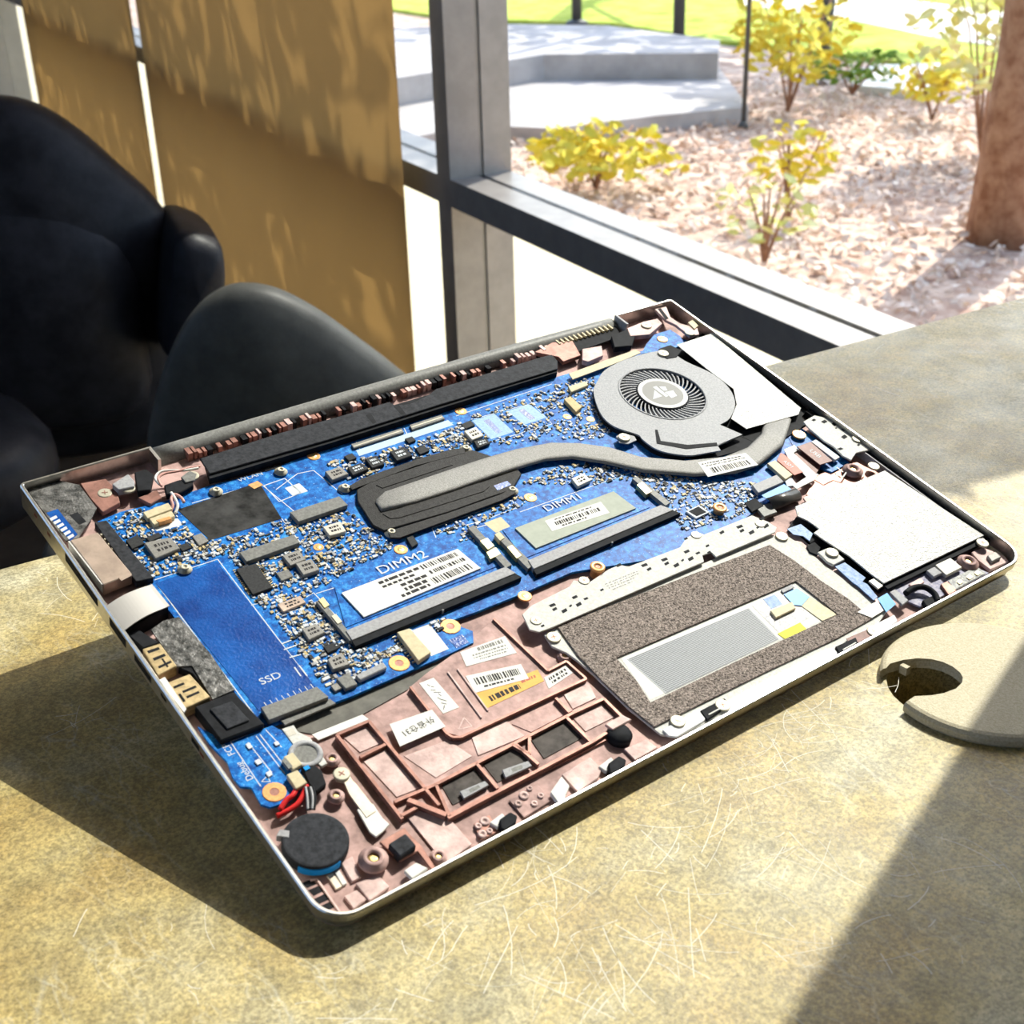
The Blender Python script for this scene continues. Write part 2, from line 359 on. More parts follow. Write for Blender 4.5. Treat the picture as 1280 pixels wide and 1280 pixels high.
wall_obj('wall_window', [(-2.2, 0.085, 0.56, 0.72, FLZ, 1.95), (5.9, 6.2, 0.56, 0.72, FLZ, 1.95), (0.085, 5.9, 0.56, 0.72, 1.55, 1.95)], WALLM)
wall_obj('wall_far', [(6.0, 6.2, -3.2, 0.56, FLZ, 1.95)], WALLM)
wall_obj('wall_back', [(-2.2, 6.2, -3.35, -3.2, FLZ, 0.95)], WALLM)
wall_obj('wall_near', [(-2.2, -2.05, -3.2, 0.56, FLZ, 1.95)], WALLM)
MUL = [0.085, 1.370, 3.075, 4.75]                        # mullion positions along the wall (near edges)
FW = 0.045
frame = empty('window_1'); tag(frame, kind='structure')
fb = []
for u in MUL:
    wall_obj('mullion', [(u, u + FW, 0.60, 0.645, FLZ, 1.55), (u + 0.004, u + FW - 0.004, 0.645, 0.655, FLZ, 1.55), (u, u + FW, 0.655, 0.70, FLZ, 1.55)], FRAMED, None, frame)
ends = MUL + [5.9]
for i in range(4):
    a, c = ends[i] + FW, ends[i + 1]
    wall_obj('transom', [(a, c, 0.60, 0.645, -0.200, -0.160), (a, c, 0.645, 0.655, -0.196, -0.164), (a, c, 0.655, 0.70, -0.200, -0.160)], FRAMED, None, frame)
    wall_obj('bottom_rail', [(a, c, 0.60, 0.70, FLZ, FLZ + 0.06)], FRAMED, None, frame)
    wall_obj('head_rail', [(a, c, 0.60, 0.70, 1.50, 1.55)], FRAMED, None, frame)
    wall_obj('pane', [(a, c, 0.648, 0.652, -0.160, 1.50)], GLASS, None, frame)
    wall_obj('pane', [(a, c, 0.648, 0.652, FLZ + 0.06, -0.200)], GLASS, None, frame)

def shade(label, u0, u1, d):
    r = empty('roller_shade', wp((u0 + u1) / 2, d, -0.72)); tag(r, label, 'shade', 'brown roller shades')
    b = MB(); n = 40; inv = Matrix.Translation(-r.location)
    for i in range(n + 1):
        u = u0 + (u1 - u0) * i / n; dd = d + 0.004 * math.sin(i * 0.9) + 0.003 * math.sin(i * 0.37)
        for z in (1.46, -0.70): b.v.append(tuple(inv @ wp(u, dd, z)))
    for i in range(n): b.f.append((2 * i, 2 * i + 1, 2 * i + 3, 2 * i + 2)); b.m.append(0)
    o = b.build('fabric', FABRIC, r, True)
    b = MB(); b.tube([inv @ wp(u0, d, 1.49), inv @ wp(u1, d, 1.49)], 0.025, 14); b.build('roller', FRAMED, r, True)
    b = MB(); wbox(b, u0, u1, d - 0.006, d + 0.006, -0.715, -0.69); b.v = [tuple(Vector(p) - r.location) for p in b.v]
    b.build('hem_bar', FRAMED, r)
    return r
shade('brown roller shade beside the bare window, right of the pale gap', 1.46, 3.02, 0.565)
shade('brown roller shade with bright gold dapples behind the leather chair back', 3.09, 4.72, 0.565)

# ------------------------------------------------------------------ outdoors
GZ = -0.80
def g2(px, py, z=GZ): p = onz(px, py, z); return (p.x, p.y)
def gw(u, d): p = wp(u, d, 0); return (p.x, p.y)
b = MB(); b.prism([gw(-6, 0.73), gw(22, 0.73), gw(22, 30), gw(-6, 30)], GZ - 0.3, GZ - 0.02)
ground = tag(b.build('ground', MULCH), kind='structure')
b = MB(); b.prism([g2(560, 22), g2(640, 26), g2(770, 30), g2(905, 52), g2(1000, 62), g2(1130, 78), g2(1190, 88), g2(1400, 130), gw(2, 28), gw(22, 28), gw(22, 2.5)], GZ - 0.05, GZ + 0.005)
tag(b.build('lawn', LAWN), kind='structure')
b = MB(); b.prism([g2(500, 118), g2(640, 100), g2(720, 84), g2(895, 93), g2(935, 148), g2(820, 160), g2(690, 176), g2(600, 172), g2(500, 190)], GZ - 0.05, GZ + 0.05)
tag(b.build('patio_slab', CONC), kind='structure')
b = MB(); b.prism([g2(480, 35, GZ + .17), g2(640, 30, GZ + .17), g2(760, 32, GZ + .17), g2(900, 50, GZ + .17), g2(898, 66, GZ + .17), g2(680, 68, GZ + .17), g2(480, 100, GZ + .17)], GZ - 0.05, GZ + 0.17)
tag(b.build('patio_step', CONC), kind='structure')
b = MB(); b.prism([g2(930, -8), g2(1090, -4), g2(1300, 24), g2(1300, 66), g2(1174, 50), g2(1055, 25), g2(930, 8)], GZ - 0.02, GZ + 0.012)
tag(b.build('sidewalk', CONCW), kind='structure')
b = MB(); b.prism([g2(1052, 94), g2(1099, 86), g2(1175, 84), g2(1158, 120), g2(1072, 112)], GZ - 0.02, GZ + 0.02)
tag(b.build('stepping_slab', CONCW), kind='structure')
b = MB(); b.prism([gw(-1.5, 0.73), gw(12, 0.73), gw(12, 1.72), gw(-1.5, 1.72)], GZ - 0.05, GZ)
tag(b.build('paved_border', mat('sandy_paving', (0.74, 0.64, 0.44), 0.85, var=0.08, vscale=8)), kind='structure')

def leaf(b, p, s, rnd, mi=0):
    q = Matrix.Rotation(rnd.uniform(0, 2 * PI), 3, 'Z') @ Matrix.Rotation(rnd.uniform(-1.2, 1.2), 3, 'X') @ Matrix.Rotation(rnd.uniform(-1, 1), 3, 'Y')
    v = [p + q @ Vector(c) * s for c in ((-1, 0, 0), (-0.3, 0.45, 0.08), (0.5, 0.35, 0.05), (1, 0, 0), (0.5, -0.35, 0.05), (-0.3, -0.45, 0.08))]
    b.add(v, [(0, 1, 2, 3, 4, 5)], mi)
def plant(name, label, cat, base, stems, blobs, nleaf, ls, mt, seed, stem_r=0.006, stem_mat=BARK, group=None):
    rnd = random.Random(seed); r = empty(name, base); tag(r, label, cat, group)
    b = MB()
    for si, p in enumerate(stems): b.tube([Vector(q) for q in p], [stem_r * (0.22 if si and stem_r > 0.05 else 1) * (1 - 0.6 * i / max(1, len(p) - 1)) for i in range(len(p))], 10)
    b.build('stem' if stem_r < 0.05 else 'trunk', stem_mat, r, True)
    b = MB(); tot = sum(x[3] * x[4] * x[5] for x in blobs)
    for (cx, cy, cz, rx, ry, rz) in blobs:
        for i in range(int(nleaf * rx * ry * rz / tot)):
            while True:
                d = Vector((rnd.uniform(-1, 1), rnd.uniform(-1, 1), rnd.uniform(-1, 1)))
                if d.length < 1: break
            leaf(b, Vector((cx + d.x * rx, cy + d.y * ry, cz + d.z * rz)), ls * rnd.uniform(0.6, 1.3), rnd)
    o = b.build('foliage', mt, r); o['kind'] = 'stuff'
    return r
def bush(label, px, py, hgt, rad, n, mt, seed, ls=0.03):
    rnd = random.Random(seed); x, y = g2(px, py); st = []
    for i in range(6):
        a = rnd.uniform(0, 2 * PI); k = rad * rnd.uniform(0.3, 0.9)
        st.append([(0, 0, 0), (math.cos(a) * k * 0.4, math.sin(a) * k * 0.4, hgt * 0.45), (math.cos(a) * k, math.sin(a) * k, hgt * rnd.uniform(0.75, 0.95))])
    bl = [(0, 0, hgt * 0.62, rad, rad, hgt * 0.38)]
    for i in range(4): bl.append((rnd.uniform(-1, 1) * rad * 0.6, rnd.uniform(-1, 1) * rad * 0.6, hgt * rnd.uniform(0.4, 0.9), rad * 0.5, rad * 0.5, hgt * 0.2))
    return plant('garden_bush', label, 'bush', (x, y, GZ), st, bl, n, ls, mt, seed, group='garden bushes')
bush('low golden bush in front of the patio slab', 745, 236, 0.22, 0.26, 420, LEAFY, 1, 0.028)
bush('tall straggly yellow bush beside the middle posts', 985, 140, 0.55, 0.28, 420, LEAFY, 2, 0.032)
bush('pale leafy bush by the tree trunk', 1225, 190, 0.95, 0.33, 600, LEAFP, 3, 0.036)
bush('small yellow sapling out in the mulch', 985, 275, 0.30, 0.13, 110, LEAFY, 4, 0.024)
bush('sparse twiggy plant near the window sill', 955, 330, 0.26, 0.15, 90, LEAFP, 5, 0.022)
bush('bright green tuft at the back edge of the mulch', 1065, 118, 0.20, 0.22, 160, LEAFG, 6, 0.026)
bush('low green clump at the mulch edge before the pale bush', 1165, 150, 0.28, 0.2, 200, LEAFY, 16, 0.026)

def post(label, px, py, r, h, lean=0.0):
    x, y = g2(px, py); o = empty('garden_post', (x, y, GZ)); tag(o, label, 'post', 'thin garden posts')
    b = MB(); b.tube([(0, 0, 0), (lean * 0.5, 0, h * 0.5), (lean, 0, h)], r, 10); b.build('shaft', POSTM, o, True)
    b = MB(); b.lathe([(r * 2.2, 0), (r * 2.2, 0.012), (r * 1.2, 0.03)], 12); b.build('foot', POSTM, o, True)
post('slim dark post on the lawn, leftmost of the posts', 721, 30, 0.035, 2.0)
post('slim dark post behind the patio step end', 848, 58, 0.035, 2.0)
post('tall thin post by the corner of the patio slab', 929, 160, 0.010, 2.0)
post('dark post beside the yellow bush, rightmost of the posts', 1026, 98, 0.034, 2.0, 0.08)

# tree at the right edge of the view; its crown dapples the shades
tx, ty = g2(1262, 292)
rnd = random.Random(11); st = [[(0, 0, -0.05), (0.02, 0, 0.5), (0.03, 0.02, 1.4), (-0.02, 0.06, 2.4), (0.0, 0.1, 2.7)], [(0.0, 0.04, 2.2), (0.2, 1.2, 3.1), (0.3, 2.3, 3.4), (0.45, 3.1, 3.5)]]
plant('garden_tree', 'reddish tree trunk at the right edge of the window view', 'tree', (tx, ty, GZ), st,
      [(0.15, 0.75, 3.35, 0.6, 0.6, 0.5), (0.25, 1.55, 3.4, 0.65, 0.65, 0.55), (0.35, 2.4, 3.4, 0.65, 0.65, 0.55), (0.5, 3.2, 3.4, 0.6, 0.6, 0.5)], 1500, 0.07, LEAFG, 11, 0.13)
x, y = gw(9.6, 6.6)  # unseen tree, added for the dapples its crown throws on the patio
plant('garden_tree', 'unseen tree added beyond the lawn so its crown dapples the patio', 'tree', (x, y, GZ), [[(0, 0, -0.05), (0, 0, 1.6), (-0.3, -0.9, 2.9)], [(0, 0, 1.6), (0.2, -1.8, 3.3)]],
      [(-0.3, -1.0, 3.5, 1.1, 1.1, 0.5), (0.1, -2.2, 3.6, 1.1, 1.1, 0.5), (0.2, -3.2, 3.7, 1.0, 1.0, 0.5)], 1300, 0.10, LEAFG, 13, 0.14)
# leafy young tree added out of view, shades the far end of the table
plant('added_shade_tree', 'slender leafy tree added out of view to shade the far end of the table', 'tree', (1.27, 0.30, GZ),
      [[(0, 0, 0), (0.01, 0.0, 0.9), (0.0, 0.01, 1.6), (0.0, 0.0, 2.0)]],
      [(0, 0.08, 1.90, 0.09, 0.115, 0.12), (0, 0.08, 1.70, 0.09, 0.115, 0.14)], 1300, 0.03, LEAFG, 12, 0.012)
b = MB(); rnd = random.Random(21)
for i in range(11000):
    u, d = rnd.uniform(0.2, 5.2), rnd.uniform(1.75, 5.2)
    p = wp(u, d, GZ - 0.02 + rnd.uniform(0.004, 0.03)); leaf(b, p, rnd.uniform(0.010, 0.026), rnd)
o = b.build('leaf_litter', LITTER, ground); o['kind'] = 'stuff'

# ------------------------------------------------------------------ chairs
def cushion(b, c, ax, ay, az, ex=2.6, nu=28, nv=16, M=None):      # soft superellipsoid
    def sp(x, e): return math.copysign(abs(x) ** (2 / e), x)
    v = []; f = []
    for j in range(nv + 1):
        ph = -PI / 2 + PI * j / nv
        for i in range(nu):
            t = 2 * PI * i / nu
            q = Vector((ax * sp(math.cos(ph), ex) * sp(math.cos(t), ex), ay * sp(math.cos(ph), ex) * sp(math.sin(t), ex), az * sp(math.sin(ph), ex)))
            if M: q = M @ q
            v.append(Vector(c) + q)
    for j in range(nv):
        for i in range(nu): f.append((j * nu + i, j * nu + (i + 1) % nu, (j + 1) * nu + (i + 1) % nu, (j + 1) * nu + i))
    b.add(v, f)
def rz(a): return Matrix.Rotation(a, 3, 'Z')
def on_upright(px, py, P, N):                             # point of an upright plane through P
    d = ray(px, py); return CAM + d * ((Vector(P) - CAM).dot(N) / d.dot(N))
def padded(name, px, P, N, th, mt, parent, bulge=0.5):    # upholstered panel: outline, rounded rim and a full belly on both faces
    pts = [on_upright(a, c, P, N) for a, c in px]
    sm = []
    for i in range(len(pts)):                            # rounded outline
        p0, p1, p2, p3 = pts[i - 1], pts[i], pts[(i + 1) % len(pts)], pts[(i + 2) % len(pts)]
        for k in range(4):
            t = k / 4; sm.append(0.5 * ((2 * p1) + (p2 - p0) * t + (2 * p0 - 5 * p1 + 4 * p2 - p3) * t * t + (3 * p1 - p0 - 3 * p2 + p3) * t ** 3))
    c = sum(sm, Vector()) / len(sm); n = len(sm); b = MB()
    prof = [(0.0, -0.5 - bulge), (0.35, -0.5 - bulge * 0.85), (0.7, -0.5 - bulge * 0.4), (0.88, -0.5), (0.96, -0.36), (0.995, -0.15), (1.0, 0), (0.995, 0.15), (0.96, 0.36), (0.88, 0.5), (0.7, 0.5 + bulge * 0.4), (0.35, 0.5 + bulge * 0.85), (0.0, 0.5 + bulge)]
    inv = parent.matrix_basis.inverted()
    for s_, h in prof:
        for p in sm: b.v.append(tuple(inv @ (c + (p - c) * max(s_, 0.001) + N * (h * th))))
    for i in range(len(prof) - 1):
        for k in range(n): b.f.append((i * n + k, i * n + (k + 1) % n, (i + 1) * n + (k + 1) % n, (i + 1) * n + k)); b.m.append(0)
    o = b.build(name, mt, parent, True); recalc(o.data); return o
# tub chair just behind the laptop
CP = Vector((0.30, 0.86, 0)); CN = Vector((-0.44, -0.90, 0)).normalized()
c1 = empty('tub_chair', (0.30, 0.86, FLZ)); tag(c1, 'charcoal chair with low rounded back just behind the laptop', 'chair', 'black chairs at the table')
padded('backrest', [(196, 640), (184, 560), (190, 515), (203, 465), (222, 420), (243, 388), (268, 366), (300, 355), (345, 361), (395, 386), (445, 421), (490, 455), (522, 484), (545, 530), (552, 640)], CP, CN, 0.05, LEATHER2, c1)
b = MB(); cushion(b, CN * 0.20 + Vector((0, 0, 0.43)), 0.20, 0.20, 0.05); b.build('seat', LEATHER2, c1, True)
for sx in (-1, 1):
    for sy in (-1, 1):
        q = CN * 0.20; b = MB(); b.tube([(q.x + sx * 0.12, q.y + sy * 0.12, 0.40), (q.x + sx * 0.15, q.y + sy * 0.15, 0.0)], [0.014, 0.011], 8); b.build('leg', POSTM, c1, True)
# padded leather chair further left
DP = Vector((0.11, 1.46, 0)); DN = Vector((-0.30, -0.95, 0)).normalized()
c2 = empty('leather_armchair', (0.11, 1.46, FLZ)); tag(c2, 'big padded black leather chair in front of the brown shades', 'chair', 'black chairs at the table')
padded('backrest', [(-190, 560), (-200, 300), (-150, 190), (-80, 140), (-20, 121), (22, 122), (62, 137), (105, 166), (150, 206), (195, 248), (222, 300), (228, 400), (210, 500), (150, 560)], DP, DN, 0.09, LEATHER, c2)
padded('lumbar_pad', [(-150, 520), (-150, 330), (-60, 260), (60, 250), (150, 300), (180, 400), (160, 520)], DP + DN * 0.05, DN, 0.07, LEATHER, c2)
padded('armrest', [(196, 420), (200, 330), (208, 278), (224, 268), (250, 276), (267, 290), (270, 330), (262, 380), (240, 402), (218, 430)], DP + DN * 0.06, DN, 0.20, LEATHER, c2, 0.1)
b = MB(); cushion(b, DN * 0.17 + Vector((-0.10, 0, 0.36)), 0.24, 0.20, 0.07, 3.0); b.build('seat', LEATHER, c2, True)
q0 = DN * 0.12 + Vector((-0.14, 0, 0))
b = MB(); b.tube([q0 + Vector((0, 0, 0.32)), q0 + Vector((0, 0, 0.07))], 0.03, 12); b.build('column', POSTM, c2, True)
for k in range(5):
    a = k * 2 * PI / 5; e = q0 + Vector((0.22 * math.cos(a), 0.22 * math.sin(a), 0)); b = MB(); b.tube([q0 + Vector((0, 0, 0.08)), e + Vector((0, 0, 0.04))], [0.022, 0.014], 8)
    o = b.build('base_arm', POSTM, c2, True)
    b = MB(); cushion(b, e + Vector((0, 0, 0.027)), 0.027, 0.02, 0.027, 2, 12, 8); b.build('caster', BLACKP, o, True)

# ------------------------------------------------------------------ table with its cable hole
E0, E1 = onz(0, 712), onz(1280, 372); ed = (E1 - E0).normalized()
def tpt(s, t): p = E0 + ed * s + Vector((ed.y, -ed.x, 0)) * t; return (p.x, p.y)
tb = empty('table', (0, -0.15, FLZ)); tag(tb, 'olive stone table top with pale scratches under the laptop', 'table')
CAPC = (0.0816, -0.1403); CAPR = 0.0366
HC = (0.0715, -0.1322)
def shift(pts): return [(x, y + 0.15) for x, y in pts]
def tend(t, dd=0.552):                                   # end of the table, parallel to the window wall
    p = Vector((*tpt(0, t), 0)); return (dd - p.dot(WN)) / ed.dot(WN)
top = holed('table_top', shift([tpt(-0.85, 0), tpt(tend(0), 0), tpt(tend(0.72), 0.72), tpt(-0.85, 0.72)]), [shift(circ(HC[0], HC[1], 0.0215, 28))], -FLZ - 0.035, -FLZ, TABLE, tb)
b = MB(); b.prism(shift([tpt(-0.80, 0.10), tpt(-0.74, 0.10), tpt(-0.74, 0.62), tpt(-0.80, 0.62)]), 0.0, -FLZ - 0.035); b.build('leg_panel', FRAMED, tb)
b = MB(); b.prism(shift([tpt(0.56, 0.10), tpt(0.62, 0.10), tpt(0.62, 0.62), tpt(0.56, 0.62)]), 0.0, -FLZ - 0.035); b.build('leg_panel', FRAMED, tb)
b = MB(); b.prism(shift(circ(HC[0], HC[1], 0.024, 24)), -FLZ - 0.075, -FLZ - 0.036); b.build('cable_cup', BLACKP, tb)

b = MB(); rnd = random.Random(31); SCR = mat('scratch_pale', (0.78, 0.75, 0.66), 0.55)
for (px, py, n, rad) in ((1010, 905, 34, 45), (960, 960, 26, 40), (905, 1000, 20, 60), (960, 1150, 18, 80), (700, 1120, 22, 80), (560, 1190, 18, 70), (720, 1230, 22, 60), (850, 1080, 22, 80), (400, 1230, 10, 60), (200, 1200, 8, 80),
                         (1080, 850, 14, 35), (1130, 500, 10, 70), (1180, 1080, 12, 90), (1100, 1200, 8, 80), (120, 900, 8, 60), (90, 760, 10, 40), (1000, 1060, 18, 60), (640, 1060, 14, 60), (820, 1200, 16, 60)):
    for k in range(n):
        c = onz(px + rnd.gauss(0, rad * 0.6), py + rnd.gauss(0, rad * 0.5)); a = rnd.uniform(0, PI); ln = rnd.choice((0.004, 0.006, 0.010, 0.018, 0.03)) * rnd.uniform(0.6, 1.2); cv = rnd.uniform(-0.5, 0.5)
        wd = rnd.choice((0.00008, 0.00012, 0.0002)); m_ = 7; pts = []
        for i in range(m_ + 1):
            t = i / m_ - 0.5; aa = a + cv * t; pts.append((c.x + math.cos(aa) * ln * t + rnd.uniform(-1, 1) * 0.0001, c.y + 0.15 + math.sin(aa) * ln * t + rnd.uniform(-1, 1) * 0.0001))
        for p, q in zip(pts, pts[1:]): b.bar(p, q, wd, -FLZ, -FLZ + 0.00003)
o = b.build('scratches', SCR, tb); o['kind'] = 'stuff'
slot = [(1130, 877), (1145, 872), (1165, 871), (1182, 868), (1198, 862), (1206, 854), (1207, 847), (1203, 840), (1193, 832), (1180, 826), (1164, 822), (1147, 821), (1128, 823), (1110, 828), (1097, 834)]
CZ = 0.0046
sl = [tuple(onz(x, y, CZ)[:2]) for x, y in slot]
a1 = math.atan2(sl[0][1] - CAPC[1], sl[0][0] - CAPC[0]); a0 = math.atan2(sl[-1][1] - CAPC[1], sl[-1][0] - CAPC[0])
if a1 < a0: a1 += 2 * PI
a0, a1 = a1, a0 + 2 * PI                                  # the long way round, away from the mouth
arc = lambda r: [(CAPC[0] + r * math.cos(a1 + (a0 - a1) * i / 60), CAPC[1] + r * math.sin(a1 + (a0 - a1) * i / 60)) for i in range(61)]
outl = arc(CAPR)[::1] + sl[1:-1]
capo = empty('cable_grommet_cap', (CAPC[0], CAPC[1], 0)); tag(capo, 'round beige plastic cable cap with a notch lying on the table', 'cable cap')
bm = bmesh.new()
N = len(outl)
def ring(pts, z): return [bm.verts.new((x - CAPC[0], y - CAPC[1], z)) for x, y in pts]
def shrink(s):
    q = []
    for i, (x, y) in enumerate(outl):
        if i < 61: q.append((CAPC[0] + (x - CAPC[0]) * (1 - s / CAPR), CAPC[1] + (y - CAPC[1]) * (1 - s / CAPR)))
        else:
            ax, ay = outl[i - 1]; bx, by = outl[(i + 1) % N]; d = Vector((bx - ax, by - ay)).normalized()
            q.append((x - d.y * s * 0.45, y + d.x * s * 0.45))
    return q
rr = [ring(shrink(0.0006), 0.0002), ring(outl, 0.0012), ring(outl, 0.0030), ring(shrink(0.0009), 0.0041), ring(shrink(0.0020), CZ)]
for a, c in zip(rr, rr[1:]):
    for i in range(N): bm.faces.new((a[i], a[(i + 1) % N], c[(i + 1) % N], c[i]))
bm.faces.new(rr[-1]); bm.faces.new(rr[0][::-1])
bmesh.ops.recalc_face_normals(bm, faces=bm.faces)
me = bpy.data.meshes.new('cap_shell'); bm.to_mesh(me); bm.free(); obj('cap_shell', me, CAPM, capo)
b = MB(); c = onz(1131, 834, 0.003); b.box(c.x - CAPC[0] - 0.001, c.x - CAPC[0] + 0.001, c.y - CAPC[1] - 0.0015, c.y - CAPC[1] + 0.0015, 0.0004, 0.0036); b.build('clip_tab', CAPM, capo)

# ================================================================== the laptop
lap = empty('laptop'); lap.matrix_world = LAP
tag(lap, 'silver laptop lying upside down with its bottom cover off, blue circuit board showing', 'laptop')
mm = 0.001
FZ = -6.6 * mm          # inner floor
BZ = -4.6 * mm          # board surface

# ---- shell
def rrect(i, n=8):
    pts = []
    for cx, cy, r, a in ((W, 0, 2.2 * mm, 0), (0, 0, 2.2 * mm, PI / 2), (0, -H, 10.5 * mm, PI), (W, -H, 10.5 * mm, 1.5 * PI)):
        rr = max(r - i, 0.0004); sx = -1 if cx > 0 else 1; sy = -1 if cy == 0 else 1
        ox, oy = cx + sx * (rr + i), cy + sy * (rr + i)
        pts += [(ox + rr * math.cos(a + PI / 2 * k / n), oy + rr * math.sin(a + PI / 2 * k / n)) for k in range(n + 1)]
        if cy == 0 and cx > 0: pts += [(0.286, -i), (0.050, -i)]
    return pts
def lerpy(y, f, bk): return f + (bk - f) * (y + H) / H
b = MB(); prof = [(1.3 * mm, lambda y: FZ - 0.3 * mm), (1.3 * mm, lambda y: -0.3 * mm), (1.0 * mm, lambda y: 0), (0.35 * mm, lambda y: 0), (0, lambda y: -0.4 * mm),
                  (0, lambda y: lerpy(y, -3.2 * mm, -9.5 * mm)), (1.0 * mm, lambda y: lerpy(y, -5.2 * mm, -11.5 * mm)), (5 * mm, lambda y: lerpy(y, -7.4 * mm, -13.5 * mm))]
loops = []
for i, zf in prof:
    k = len(b.v); q = rrect(i); b.v += [(x, y, zf(y)) for x, y in q]; loops.append((k, len(q)))
n = loops[0][1]; gap = 9                                  # open segment where the hinge sits
for li, ((k0, _), (k1, _)) in enumerate(zip(loops, loops[1:])):
    for i in range(n):
        if i == gap and li < 5: continue
        b.f.append((k0 + i, k0 + (i + 1) % n, k1 + (i + 1) % n, k1 + i)); b.m.append(0)
k = loops[-1][0]; b.f.append(tuple(range(k, k + n))); b.m.append(0)
shell = b.build('shell', ALU, lap); recalc(shell.data)
sh = shell
b = MB(); b.prism(rrect(1.35 * mm), FZ - 0.6 * mm, FZ); deck = b.build('keyboard_deck', DECK, lap)
b = MB(); b.box(0.050, 0.286, -2.2 * mm, -0.8 * mm, FZ, -3.6 * mm); b.build('rear_sill', BLACKS, lap)
# end caps of the hinge opening
for x in (0.050, 0.286):
    b = MB(); b.box(x - 0.6 * mm, x + 0.6 * mm, -9 * mm, -0.2 * mm, FZ, -0.2 * mm); b.build('hinge_end_wall', ALU if x < 0.1 else SOCKL, lap)
# ports cut through the left wall (dark recesses with their rims)
for (x0, y0, x1, y1, zt, zb) in ((85, 690, 124, 748, -1.2, -4.6), (133, 773, 153, 802, -1.5, -5.0), (167, 818, 186, 848, -2.0, -4.6), (200, 866, 206, 876, -2.2, -3.4), (240, 920, 247, 935, -2.0, -4.0)):
    ya, yb = lp(x0, y0, zt * mm)[1], lp(x1, y1, zt * mm)[1]
    b = MB(); b.box(-0.12 * mm, 1.36 * mm, yb, ya, zb * mm, zt * mm); b.build('port_opening', BLACKP, sh)
for (x, y) in ((44, 642), (60, 666), (249, 943)):
    yy = lp(x, y, -3 * mm)[1]; b = MB(); b.box(-0.1 * mm, 0.3 * mm, yy - 1.3 * mm, yy + 1.3 * mm, -4.6 * mm, -3.2 * mm); b.build('indicator_slot', BROWNT, sh)

# ---- lid closed underneath, hinge cover along the back, feet that prop the hinge side
b = MB(); q = [(0.010, -0.001), (W - 0.010, -0.001), (W - 0.010, -H + 0.034), (0.010, -H + 0.034)]
b.prism(q, 0, 1); b.v = [(x, y, lerpy(y, -7.6 * mm, -13.7 * mm) - (0.2 * mm if z > 0.5 else 4.4 * mm)) for x, y, z in b.v]; lid = b.build('display_lid', BLACKS, lap)
for x in (0.06, W - 0.06):
    b = MB(); top = LAP @ Vector((x, -0.03, -17 * mm)); inv = LAPI
    b.tube([inv @ top, inv @ Vector((top.x, top.y, 0.0015))], [0.009, 0.011], 14); b.build('rear_foot', BLACKP, lap, True)
b = MB(); prof = []
for i in range(25):
    x = 0.052 + 0.232 * i / 24; prof.append(Vector((x, -0.6 * mm, -6.6 * mm + 1.0 * mm * math.sin(PI * i / 24))))
b.tube(prof, 4.6 * mm, 18); b.build('hinge_cover', SOCK, lid, True)

# ---- circuit board
board_px = [(122, 652), (150, 640), (205, 627), (262, 607), (330, 590), (400, 563), (520, 522), (610, 498), (700, 470), (760, 452), (830, 430), (850, 422), (880, 434), (960, 500), (1000, 560), (990, 600), (960, 628), (925, 652), (900, 664), (868, 676), (858, 692), (715, 715), (655, 741), (592, 766), (560, 777), (591, 789), (592, 803), (562, 817), (440, 870), (336, 908), (318, 896)]
b = MB(); b.prism(L(board_px, BZ), BZ - 1.1 * mm, BZ); board = b.build('motherboard', PCB, lap)

# ---- silkscreen print
def lines(name, segs, z, wd, mt, parent):
    b = MB()
    for s in segs:
        q = L(s, z)
        for a, c in zip(q, q[1:]): b.bar(a, c, wd, z, z + 0.00003)
    return b.build(name, mt, parent)
lines('silkscreen_line', [[(193, 725), (272, 699), (402, 870)], [(196, 730), (322, 899)], [(240, 629), (325, 604), (422, 684)], [(345, 612), (372, 592), (392, 588), (428, 618)],
      [(395, 742), (560, 690)], [(420, 770), (392, 741), (345, 768), (362, 790)], [(600, 652), (560, 662), (545, 668)], [(650, 640), (790, 590)], [(644, 628), (648, 634), (600, 652)],
      [(545, 672), (540, 660), (640, 625), (646, 636)], [(615, 700), (595, 660), (612, 655)], [(800, 600), (840, 630)], [(570, 520), (690, 480)], [(592, 524), (620, 516), (690, 498)], [(615, 552), (690, 530), (660, 498)],
      [(445, 552), (452, 566), (566, 528)], [(505, 535), (510, 545)], [(348, 768), (400, 755)], [(300, 760), (332, 752), (350, 745)], [(240, 700), (222, 708)], [(352, 648), (380, 684)]], BZ, 0.35 * mm, SILK, board)
b = MB()
for q in ([(330, 607), (356, 598), (376, 616), (349, 627)],): 
    P = L(q, BZ)
    for i in range(4): b.bar(P[i], P[(i + 1) % 4], 0.4 * mm, BZ, BZ + 0.00003)
P = L([(356, 610), (374, 604), (385, 614), (366, 620)], BZ); b.prism(P, BZ, BZ + 0.00003)
b.build('silkscreen_mark', SILK, board)
text('lettering', 'DIMM1', (704, 628), BZ + 0.32 * mm, 5.4 * mm, 0, SILK, board, 1.15)
text('lettering', 'DIMM2', (503, 703), BZ + 0.32 * mm, 6.0 * mm, 0, SILK, board, 1.15)
text('lettering', 'RJ45', (218, 748), BZ, 3.2 * mm, -PI / 2, SILK, board, 1.1)
text('lettering', 'WLAN', (313, 596), BZ, 3.2 * mm, 0, SILK, board, 1.1)

